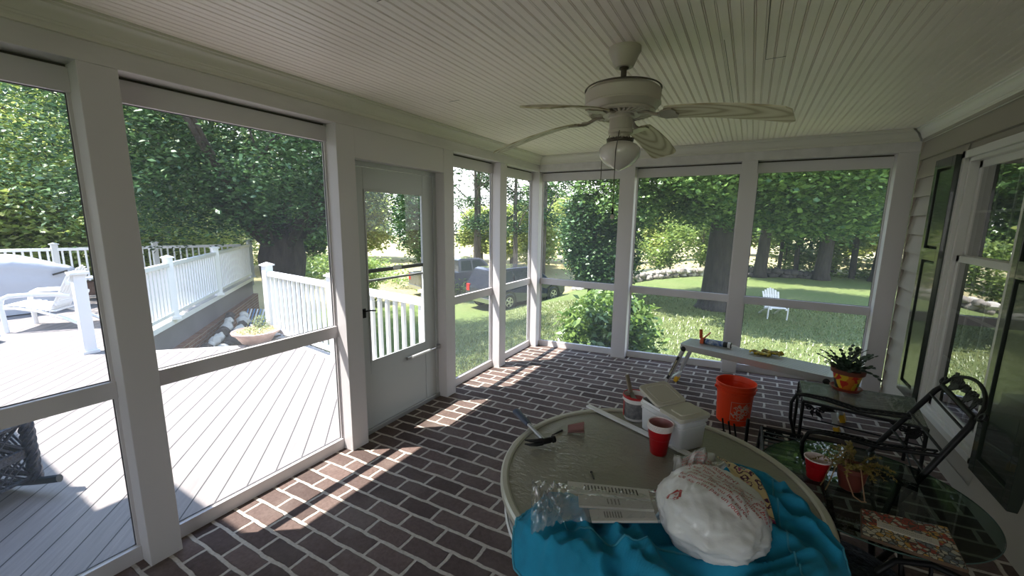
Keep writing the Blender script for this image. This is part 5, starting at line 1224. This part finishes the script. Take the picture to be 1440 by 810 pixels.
# the big tree on the far lawn, behind the middle screens
tx0, ty0 = 1.72, 14.7; tz0 = gz(tx0, ty0)
big_tree('large shade tree with a flared dark trunk behind the middle far screen post', (tx0, ty0, tz0),
  [(0, 0, -.2, .85), (0, 0, .1, .58), (.0, 0, .6, .47), (.02, 0, 1.6, .43), (.05, 0, 2.8, .40), (.1, 0, 4.2, .32), (.15, 0, 6, .2)],
  [((.05, 0, 2.9), (1, .2, .55), 4.5, .20), ((.05, 0, 3.0), (-1, -.3, .55), 4.5, .20), ((.05, 0, 3.3), (.2, -1, .6), 4.2, .18), ((.05, 0, 3.5), (0, 1, .7), 4, .18), ((.1, 0, 4.5), (-.5, -.6, 1), 4, .16), ((.1, 0, 4.5), (.7, -.5, 1), 4, .16)],
  [(0, 0, 6.6, 4.2, 4.2, 4.0), (-2.3, -1.0, 4.3, 2.2, 2.4, 1.7), (2.6, -.6, 4.6, 2.4, 2.4, 1.9), (.2, -2.6, 4.6, 2.2, 2.0, 1.6), (-1.0, -1.8, 3.5, 1.7, 1.6, 1.0), (2.2, -1.2, 3.4, 1.5, 1.5, 1.0)],
  100000, .125, lf_mid, m_bark, 5, per=18, spread=.24, thr=-.06, droop=.4, asp=.75, shell=.35, nscale=.7)
# leafy tree left of it, standing tall behind the corner shrub
ux, uy = -2.35, 14.2; uz = gz(ux, uy)
big_tree('dense dark green tree with foliage down to the grass, seen above the corner shrub', (ux, uy, uz),
  [(0, 0, -.1, .16), (0, 0, 1.5, .13), (.05, 0, 4, .07)], [((0, 0, 1.2), (1, 0, 1), 1.6, .05), ((0, 0, 1.6), (-1, .2, 1), 1.6, .05), ((0, 0, 2), (0, -1, 1.2), 1.6, .05)],
  [(.2, 0, 2.6, 1.25, 1.25, 1.8), (.15, 0, 4.0, 1.0, 1.0, 1.3), (.5, -.3, 1.6, .9, .9, 1.0)], 26000, .125, lf_dark, m_bark, 8, name='leafy_tree', per=12, spread=.22, thr=-.16, asp=.7, shell=.5, nscale=.9)
# right-hand trees
for (x, y, h_, lb, lm, r_, bl, sd_) in (
    (3.1, 24.5, 9, 'thick-trunked tree at the back of the lawn, just right of the middle far post', lf_mid, .30, [(0, 0, 6.0, 3.6, 3.2, 3.4), (1.0, -1, 4.6, 2.4, 2.2, 1.6)], 21),
    (5.75, 25.2, 10, 'leaning thick-trunked tree in the middle of the right far screen', lf_mid, .34, [(.3, 0, 6.6, 3.8, 3.4, 3.6), (-.6, -1.2, 4.5, 2.4, 2.2, 1.4)], 22),
    (8.15, 26.2, 9, 'bright green tree with a dark trunk next to the right corner post', lf_lite, .34, [(0, 0, 6.0, 2.6, 2.8, 3.9), (-.6, -.8, 3.6, 1.6, 1.8, 1.3)], 23)):
    z = gz(x, y)
    big_tree(lb, (x, y, z), [(0, 0, -.2, r_ * 1.5), (0, 0, .3, r_), (.1, 0, 2.5, r_ * .8), (.25, 0, 5, r_ * .6), (.3, 0, 7, r_ * .3)], [((.1, 0, 3.2), (1, 0, .8), 3, r_ * .4), ((.1, 0, 3.4), (-1, -.2, .8), 3, r_ * .4), ((.2, 0, 4), (.1, -1, .9), 3, r_ * .4)], bl, 34000, .18, lm, m_bark, sd_, name='lawn_tree', per=14, spread=.36, thr=-.12, asp=.7, shell=.35)
# slim trunks at the wood's edge
for k, (x, y, h_, r_) in enumerate(((4.05, 27.0, 7, .10), (4.75, 26.0, 6.5, .12), (5.05, 28.6, 7, .11), (7.25, 26.9, 8, .15), (7.6, 29, 8, .13), (6.9, 29.5, 8, .10))):
    z = gz(x, y); t = empty('slim_tree', (x, y, z), 'slim dark-trunked young tree at the back edge of the lawn, right half of the photo', 'tree', 'slim trees at the back of the lawn'); rn = random.Random(k)
    mb = MB().tube([(x, y, z - .1), (x + rn.uniform(-.1, .1), y, z + h_ * .5), (x + rn.uniform(-.3, .3), y, z + h_)], [r_, r_ * .8, r_ * .3], 8); out = []
    for j in range(4): branch(mb, (x, y, z + h_ * (.4 + .12 * j)), (rn.uniform(-1, 1), rn.uniform(-1, 1), .8), 1.6, .04, 1, rn, out)
    mb.build('trunk', m_bark, t, smooth=True); fol('crown', lf_mid if k % 2 else lf_lite, [(x, y, z + h_ * .82, 1.5, 1.5, 1.9), (x, y, z + 2.2, .8, .8, .7)], 2600, .24, t, 60 + k, per=7, spread=.3, asp=.7)
# backdrop woods: four source trees, copied
def src_tree(nm, label, lm, blobs, n, size, h_, r_, seed, group, **kw):
    t = empty(nm, (0, 0, 0), label, 'tree', group); mb = MB().tube([(0, 0, -.4), (.1, 0, h_ * .4), (0, .1, h_ * .85)], [r_ * 1.2, r_ * .8, r_ * .3], 8); rn = random.Random(seed); out = []
    for j in range(5): branch(mb, (0, 0, h_ * (.3 + .1 * j)), (rn.uniform(-1, 1), rn.uniform(-1, 1), .6), h_ * .25, r_ * .35, 1, rn, out)
    mb.build('trunk', m_bark2, t, smooth=True); fol('crown', lm, blobs, n, size, t, seed, **kw); return t
GA, GB, GC_, GD = 'trees behind the deck railing', 'trees beyond the hay field', 'saplings at the lawn edge', 'thin pines beyond the vehicles'
sa = src_tree('broadleaf_tree', 'bright leafy tree in the dense row behind the far deck railing', lf_yel, [(0, 0, 6, 2.6, 2.6, 3.2), (.6, -1.2, 3.6, 2.3, 2.0, 1.8), (-1.2, .8, 4.2, 2.0, 2.0, 2.0), (0, 0, 2.0, 2.2, 2.2, 1.4)], 24000, .17, 9, .22, 31, GA, per=12, spread=.33, thr=-.08, shell=.4, asp=.6)
sb = src_tree('broadleaf_tree', 'mid green leafy tree in the dense row behind the far deck railing', lf_mid, [(0, 0, 6.4, 2.9, 2.6, 3.2), (.9, -.6, 3.4, 2.3, 2.0, 2.2), (-1.0, .6, 4.6, 2.2, 2.2, 2.2), (0, 0, 2.0, 2.4, 2.2, 1.6)], 24000, .18, 9, .22, 32, GA, per=12, spread=.33, thr=-.08, shell=.4, asp=.6)
sc_ = src_tree('field_tree', 'pale yellow-green tree far away beyond the hay field', lf_yel, [(0, 0, 4.2, 2.6, 2.6, 2.8), (1, -.8, 2.4, 2.0, 1.8, 1.6), (-1.2, 0, 2.8, 1.8, 1.8, 1.8)], 9000, .34, 6, .2, 33, GB, per=8, spread=.4, shell=.4, asp=.7)
sd3 = src_tree('field_tree', 'mid green tree far away beyond the hay field', lf_mid, [(0, 0, 5.0, 2.8, 2.8, 3.4), (1, -.8, 2.8, 2.2, 2.0, 2.0), (-1.2, 0, 3.0, 2.0, 1.8, 2.0)], 10000, .34, 7, .2, 34, GB, per=8, spread=.4, shell=.4, asp=.7)
se = src_tree('sapling', 'small bright sapling at the far edge of the lawn by the stone wall', lf_lite, [(0, 0, 1.7, 1.0, 1.0, 1.2), (.5, .2, .9, .7, .7, .7)], 2600, .16, 2.4, .045, 35, GC_, per=7, spread=.2, shell=.3, asp=.6)
sf = src_tree('thin_pine', 'tall thin pine with sparse dark tufts beyond the parked vehicles', lf_dark, [(0, 0, 11.2, 1.3, 1.3, 1.2), (.7, .3, 9.4, 1.1, 1.0, .5), (-.9, 0, 8.0, 1.2, 1.0, .5), (.8, 0, 6.6, 1.2, 1.0, .5), (-.6, .4, 5.2, 1.1, 1.0, .45), (.2, 0, 3.8, 1.2, 1.2, .6)], 3600, .26, 12, .16, 36, GD, per=10, spread=.30, shell=.0, thr=-.3, asp=.35)
rn = random.Random(99); used = set()
def put(src, x, y, s=1.):
    rz = rn.uniform(0, 6.28)
    if src.name not in used: o = src; used.add(src.name); o.location = (x, y, gz(x, y) - .1); o.rotation_euler = (0, 0, rz); o.scale = (s,) * 3; return
    copy_tree(src, (x, y, gz(x, y) - .1), rz, None, (s,) * 3)
# row behind the left deck (seen through the two left bays)
for (x, y, k, s) in ((-19.5, 1.2, 0, 1.15), (-18.4, 4.3, 0, 1.1), (-18.2, 7.6, 0, 1.0), (-22.4, 6.6, 0, 1.2), (-24.5, 10.2, 0, 1.25),  (-26.5, 6.0, 1, 1.3), (-27.6, 16.8, 0, 1.1), (-25.5, -1.0, 0, 1.3), (-17.6, -2.6, 1, 1.1)):
    put(sb if k else sa, x, y, s)
# beyond the field, left to right
for (x, y, k, s) in ((-27, 20, 1, 1.0), (-30, 27, 0, 1.1), (-24.5, 29, 1, .8), (-20, 33, 0, .8), (-15.5, 31, 0, .8), (-16, 38, 1, 1.0), (-11, 34, 0, .9), (-12.2, 28.5, 0, .75), (-8.5, 40, 1, .9), (-5, 42, 0, 1.0), (-1.5, 45, 1, 1.1), (-3.4, 34, 0, .62), (2.5, 46, 0, 1.0), (5.5, 44, 1, 1.1), (9.5, 46, 0, 1.0), (13.5, 44, 1, 1.2), (17.5, 40, 0, 1.2), (11.3, 33.5, 0, .9), (8.6, 37, 0, .8), (15, 31, 1, 1.1), (-34, 16, 1, 1.3), (12.2, 25.5, 1, 1.0)):
    put(sd3 if k else sc_, x, y, s)
for (x, y, s) in ((-3.2, 22.6, 1.0), (-1.2, 24.4, 1.1), (.1, 26.0, 1.2), (1.0, 27.3, 1.1), (4.3, 28.3, 1.2), (6.6, 28.0, 1.3), (-5.3, 22.9, 1.1), (-13, 12.8, .8)): put(se, x, y, s)
for (x, y, s) in ((-13.4, 22.5, 1.0), (-12.0, 23.6, 1.1), (-10.4, 22.8, .95), (-9.4, 24.6, 1.15), (-14.6, 24.6, 1.05), (-7.4, 26, 1.0)): put(sf, x, y, s)
# dark evergreen at the left of the narrow bay
ex_, ey_ = -11.6, 15.6; ez_ = gz(ex_, ey_)
big_tree('tall dark evergreen at the left edge of the narrow screen beside the door', (ex_, ey_, ez_), [(0, 0, -.1, .25), (0, 0, 4, .18), (0, 0, 9, .06)], [((0, 0, 3), (1, 0, .3), 1.6, .06), ((0, 0, 4), (-1, .2, .3), 1.6, .06)],
  [(0, 0, 3.6, 1.35, 1.35, 1.6), (0, 0, 5.8, 1.25, 1.25, 1.9), (0, 0, 8.2, 1.0, 1.0, 1.8)], 10000, .2, lf_dark, m_bark, 44, name='evergreen_tree', per=9, spread=.28, thr=-.2, asp=.4)
# hedge-like undergrowth behind the main trees, and in the distance: one mass nobody could count
o = fol('undergrowth', lf_lite, [(-22, 18, -1.6, 6, 3, .9), (-12, 17.5, -1.9, 3.5, 1.2, .5), (6, 27.6, -.8, 6, .8, .38), (10, 28.4, -.6, 3, 1.2, 1.0), (-17, 2, -1.2, 2.0, 4, 1.4)], 26000, .2, None, 71, per=9, spread=.3, thr=-.3, origin=(0, 25, -1)); tag(o, 'low weedy undergrowth along the edge of the field', 'undergrowth', kind='stuff')
# grass blades over the lawn that shows closest to the porch
g = np.random.default_rng(4); nb = 90000; gx_ = -7 + 15 * g.random(nb) ; gy_ = 5.3 + 11 * g.random(nb) ** 1.5
gzz = np.array([gz(a, c_) for a, c_ in zip(gx_, gy_)]); a = g.random(nb) * 2 * PI; hh = .035 + .05 * g.random(nb); ww = .006 + .008 * g.random(nb)
P = np.stack([gx_, gy_, gzz - .01], 1); sdv = np.stack([np.cos(a), np.sin(a), 0 * a], 1) * ww[:, None]; tip = np.stack([np.sin(a) * hh * .8, -np.cos(a) * hh * .8, hh], 1)
V = np.stack([P - sdv, P + sdv, P + tip], 1).reshape(-1, 3) - np.array([0, 9, -1.]); me = D.meshes.new('grass_blades'); me.vertices.add(nb * 3); me.vertices.foreach_set('co', V.astype(np.float32).ravel()); me.loops.add(nb * 3); me.loops.foreach_set('vertex_index', np.arange(nb * 3, dtype=np.int32))
me.polygons.add(nb); me.polygons.foreach_set('loop_start', np.arange(0, nb * 3, 3, dtype=np.int32)); me.polygons.foreach_set('loop_total', np.full(nb, 3, np.int32)); me.update(calc_edges=True); me.materials.append(leafmat('grass_blade', (.07, .105, .022), (.27, .28, .10), .3))
o = D.objects.new('grass_blades', me); COL.objects.link(o); o.location = (0, 9, -1); tag(o, 'short mown grass on the lawn around the porch', 'grass', kind='stuff')
# corner shrub with large leaves
shx, shy = .52, 6.72; shz = gz(shx, shy)
t = empty('corner_shrub', (shx, shy, shz), 'big leafy bright green shrub right outside the corner screens', 'shrub')
mb = MB(); rn2 = random.Random(2)
for k in range(26):
    a = rn2.uniform(0, 6.28); r_ = rn2.uniform(.2, .75); mb.tube([(shx + .1 * math.cos(a), shy + .1 * math.sin(a), shz - .05), (shx + r_ * .6 * math.cos(a), shy + r_ * .6 * math.sin(a), shz + .8), (shx + r_ * math.cos(a), shy + r_ * math.sin(a), shz + 1.35)], [.012, .009, .004], 5)
mb.build('shrub_stems', mat('shrub_stem', (.07, .09, .03), .7), t)
fol('shrub_leaves', leafmat('shrub_leaf', (.06, .13, .02), (.21, .31, .065), .4), [(shx, shy, shz + .78, .80, .75, .80), (shx + .1, shy - .2, shz + 1.1, .60, .55, .52)], 6200, .13, t, 9, per=6, spread=.10, thr=-.4, asp=.42, shell=.55, up=.35)
# long leaved iris clump right of the shrub
t = empty('lily_clump', (1.42, 5.95, gz(1.42, 5.95)), 'clump of strap-leaved lilies just outside the first far post', 'plant'); mb = MB()
for k in range(30):
    a = rn2.uniform(0, 6.28); L_ = rn2.uniform(.5, .95); r_ = rn2.uniform(.1, .38); c_, s_ = math.cos(a), math.sin(a); w_ = .014; z_ = gz(1.42, 5.95)
    pts = [Vector((1.42 + c_ * r_ * f_, 5.95 + s_ * r_ * f_, z_ + L_ * (1.6 * f_ - .75 * f_ * f_))) for f_ in (0, .35, .7, 1)]; sv = Vector((-s_, c_, 0)) * w_
    mb.add([pts[0] - sv, pts[0] + sv, pts[1] + sv, pts[1] - sv, pts[2] + sv * .8, pts[2] - sv * .8, pts[3]], [(0, 1, 2, 3), (3, 2, 4, 5), (5, 4, 6)])
mb.build('strap_leaves', leafmat('lily_leaf', (.04, .09, .02), (.13, .20, .05), .3), t)
# plants in the planter bowl and beside it
fol('planter_greens', leafmat('planter_leaf', (.12, .16, .05), (.33, .38, .18), .35), [(plx - .16, ply + .16, .22, .10, .10, .10), (plx, ply, .175, .22, .22, .02)], 700, .032, pb, 12, per=6, spread=.03, thr=-.9, asp=.5)

# ================================================================== YARD THINGS
# fieldstone wall at the back of the lawn, each stone on its own where it shows
m_st = mat('field_stone', (.25, .225, .20), .9, bump=.6, bscale=6, bdist=.05, var=.3, vscale=2)
m_stp = mat('pale_stone', (.50, .48, .44), .9, bump=.4, bscale=5, bdist=.05, var=.15, vscale=2)
m_std = mat('dark_stone', (.055, .048, .045), .9, bump=.6, bscale=6, bdist=.05, var=.3, vscale=2)
def stone(x, y, z, r_, seed, m, nm, label, cat, group, sq=.7):
    off = Vector((seed * 1.7, seed * .9, 0))
    o = MB().ell((0, 0, 0), (r_, r_ * .8, r_ * sq), 12, 8, None, lambda d: 1 + .35 * noise.noise(d * 1.6 + off) - .12 * abs(noise.noise(d * 4 + off))).build(nm, m, None, smooth=50.); o.location = (x, y, z); o.rotation_euler = (0, 0, seed * 1.3)
    return tag(o, label, cat, group)
rn = random.Random(17)
for k in range(58):
    f_ = k / 57; x = -2.6 + 3.9 * f_ + rn.uniform(-.05, .05); y = 20.6 + 3.4 * f_ + rn.uniform(-.15, .15)
    stone(x, y, gz(x, y) + (.10 if k % 2 else .30), rn.uniform(.14, .24), k, m_st if k % 3 else m_stp, 'wall_stone', 'grey fieldstone in the low stone wall at the back of the lawn', 'stone', 'stones of the low wall at the back of the lawn')
for k in range(40):
    f_ = k / 39; x = 2.6 + 3.0 * f_; y = 24.6 + 1.0 * f_ + rn.uniform(-.2, .2)
    stone(x, y, gz(x, y) + (.12 if k % 2 else .36) * (1 - .5 * f_), rn.uniform(.18, .28), 100 + k, m_std, 'wall_stone', 'dark shaded stone in the low bank between the tree trunks on the right', 'stone', 'dark stones between the right-hand tree trunks')
for k, (x, y, r_) in enumerate(((-5.1, 20.6, .40), (-4.55, 20.7, .50), (-4.05, 20.9, .38), (-3.6, 21.1, .33), (-5.5, 20.8, .26))):
    stone(x, y, gz(x, y) + r_ * .3, r_, 200 + k, m_stp, 'pale_boulder', 'pale boulder in the row seen above the corner shrub at the lawn edge', 'boulder', 'pale boulders above the corner shrub', .55)
# garden bed with boulders in the hollow by the deck
b = MB(); b.grid(lambda u, v: (-6.9 + (u * 2 - 1) * 2.2, 4.7 + (v * 2 - 1) * 1.5, -2.3 + 1.42 * max(0, 1 - ((u * 2 - 1) ** 2 + (v * 2 - 1) ** 2)) ** .3), 24, 24); struct(b.build('garden_bed', m_soil, None, smooth='full'))
wn_ = Vector((.645, .764, 0)); wd_ = Vector((-.764, .645, 0)); w0_ = Vector((-5.6, 2.57, 0))
for k in range(22):
    row = k % 2; f_ = (k // 2) / 10
    q_ = w0_ + wd_ * (1.15 + 1.6 * f_ + .1 * row) + wn_ * (.30 + .24 * row + .10 * math.sin(PI * f_)); z = -.74 + .30 * f_ - .04 * row
    stone(q_.x, q_.y, z, rn.uniform(.09, .14), 300 + k, m_stp if (k * 7) % 5 > 1 else m_std, 'garden_boulder', 'grey and white boulder piled in the sunken garden bed beside the brick wall', 'boulder', 'boulders of the sunken garden bed', .85)
# blue and white striped lawn seat in the garden bed
t = empty('striped_seat', (-7.35, 4.95, -1.05), 'small blue and white slatted garden seat in the bed by the brick wall', 'seat')
for k in range(8): MB().bar((-7.65 + .07 * k, 4.86 + .035 * k, -.86), (-7.72 + .07 * k, 5.08 + .035 * k, -.40), .045, .012, (0, -1, .4)).build('back_slat', m_vinyl if k % 2 else mat('sky_blue_paint', (.16, .30, .52), .5), t)
MB().box((-7.75, 4.60, -.88), (-7.12, 5.05, -.84)).build('seat_panel', mat('sky_blue_paint', (.16, .30, .52), .5), t, bevel=.005)
for dx, dy in ((0, 0), (.55, 0), (0, .4), (.55, .4)): MB().box((-7.73 + dx, 4.62 + dy, -1.1), (-7.69 + dx, 4.66 + dy, -.86)).build('leg', m_vinyl, t)
# lawn chair
lc_ = adir((3.30, 14.2, gz(3.3, 14.2)), R(18), 'distant white lawn chair standing in the tree shade beyond the right far screen', 'lawn_chair')
lc_.scale = (.85, .85, .85)
# ---- parked vehicles
def vehicle(nm, label, loc, yaw_, body, L_, Wd_, Ht, prof, glass, col, cat):
    t = empty(nm, loc, label, cat); M = TR(*loc) @ rotz(yaw_)
    def slab(pts, y0, y1, m, n_, par, inset_=0., zin=0, bevel=.03):
        mb = MB(); k = len(pts); vs = []
        for s in (-1, 1):
            for x, z in pts:
                w_ = Wd_ / 2 - (inset_ * max(0, (z - zin)) if z > zin else 0); vs.append(M @ Vector((x, s * w_, z)))
        mb.add(vs, [tuple(range(k))[::-1], tuple(range(k, 2 * k))] + [(i, (i + 1) % k, k + (i + 1) % k, k + i) for i in range(k)]); return mb.build(n_, m, par, bevel=bevel, seg=3)
    bd = slab(prof, 0, 0, body, 'body', t, .33, Ht * .56)
    for gi, pts in enumerate(glass):
        for s in (-1, 1):
            mb = MB(); vs = [M @ Vector((x, s * (Wd_ / 2 - .33 * max(0, z - Ht * .56) + .006), z)) for x, z in pts]; mb.add(vs, [tuple(range(len(vs)))]); mb.build('side_window', mat('car_glass', (.02, .03, .035), .06, coat=.6), t)
    for x in (-L_ * .31, L_ * .315):
        for s in (-1, 1):
            Mw = M @ TR(x, s * (Wd_ / 2 - .10), .38) @ Matrix.Rotation(PI / 2, 4, 'X')
            w_ = MB().lathe([(.20, -.11), (.34, -.12), (.38, -.08), (.38, .08), (.34, .12), (.20, .11)], n=28, M=Mw).build('wheel', m_black, t, smooth=35.)
            mb = MB(); mb.lathe([(.215, .10 * (-s)), (.225, .115 * (-s)), (.20, .115 * (-s)), (.20, .06 * (-s))], n=28, M=Mw)
            for q in range(5):
                a = 2 * PI * q / 5; mb.box((0, -.028, -.118 * s - .01), (.21, .028, -.118 * s + .01), Mw @ rotz(a))
            mb.build('rim', m_alu, w_); ar = MB().lathe([(.40, .0), (.47, .0)], n=28, M=M @ TR(x, s * (Wd_ / 2 + .004), .40) @ Matrix.Rotation(PI / 2, 4, 'X')).build('wheel_arch', m_black, t)
    for s in (-1, 1):
        MB().box((-L_ / 2 - .02, s * (Wd_ / 2 - .20) - .1, Ht * .42), (-L_ / 2 + .12, s * (Wd_ / 2 - .20) + .12, Ht * .60), M).build('tail_light', mat('tail_red', (.45, .02, .02), .3), t, bevel=.02)
        MB().box((L_ / 2 - .14, s * (Wd_ / 2 - .24) - .14, Ht * .38), (L_ / 2 + .015, s * (Wd_ / 2 - .24) + .14, Ht * .48), M).build('head_light', mat('lamp_clear', (.6, .62, .65), .15), t, bevel=.02)
        MB().box((L_ * .17, s * (Wd_ / 2 + .02) - .03 + .08 * s, Ht * .56), (L_ * .17 + .12, s * (Wd_ / 2 + .02) + .03 + .12 * s, Ht * .66), M).build('side_mirror', body, t, bevel=.02)
    MB().box((-L_ / 2 - .05, -Wd_ / 2 + .05, .38), (-L_ / 2 + .05, Wd_ / 2 - .05, .58), M).build('rear_bumper', m_steel, t, bevel=.02)
    gw = [M @ Vector(p) for p in ((glass[0][0][0] - .10, -Wd_ * .36, Ht * .62), (glass[0][0][0] - .10, Wd_ * .36, Ht * .62), (glass[0][0][0] - .02, Wd_ * .34, Ht * .92), (glass[0][0][0] - .02, -Wd_ * .34, Ht * .92))]
    MB().add(gw, [(0, 1, 2, 3)]).build('rear_window', mat('car_glass', (.02, .03, .035), .06, coat=.6), t)
    return t
m_navy = mat('car_paint_navy', (.022, .026, .045), .22, coat=.8); m_slate = mat('car_paint_slate', (.075, .075, .09), .25, coat=.8)
sx_, sy_ = -6.95, 16.9
vehicle('parked_suv', 'dark navy sport utility vehicle parked on the grass, right one of the two vehicles', (sx_, sy_, gz(sx_, sy_)), R(74), m_navy, 4.8, 1.95, 1.85,
    [(-2.38, .45), (-2.40, .95), (-2.34, 1.15), (-2.10, 1.78), (-1.9, 1.85), (.30, 1.84), (.55, 1.76), (1.15, 1.22), (2.15, 1.08), (2.36, .92), (2.40, .45), (2.2, .30), (-2.2, .30)],
    [[(-2.05, 1.22), (-1.95, 1.70), (-1.15, 1.74), (-1.15, 1.20)], [(-1.05, 1.20), (-1.05, 1.74), (-.20, 1.74), (-.20, 1.19)], [(-.10, 1.19), (-.10, 1.74), (.35, 1.72), (.92, 1.20)]], None, 'vehicle')
sx_, sy_ = -11.3, 18.3
vehicle('pickup_truck', 'slate grey pickup truck with a silver roof edge, left one of the two parked vehicles', (sx_, sy_, gz(sx_, sy_)), R(70), m_slate, 5.6, 2.0, 1.92,
    [(-2.8, .55), (-2.82, 1.22), (-.85, 1.24), (-.75, 1.85), (-.55, 1.92), (.65, 1.91), (.85, 1.84), (1.45, 1.28), (2.55, 1.16), (2.78, 1.0), (2.82, .55), (2.6, .38), (-2.6, .38)],
    [[(-.68, 1.30), (-.60, 1.80), (.02, 1.82), (.02, 1.28)], [(.12, 1.28), (.12, 1.82), (.66, 1.80), (1.22, 1.28)]], None, 'vehicle')
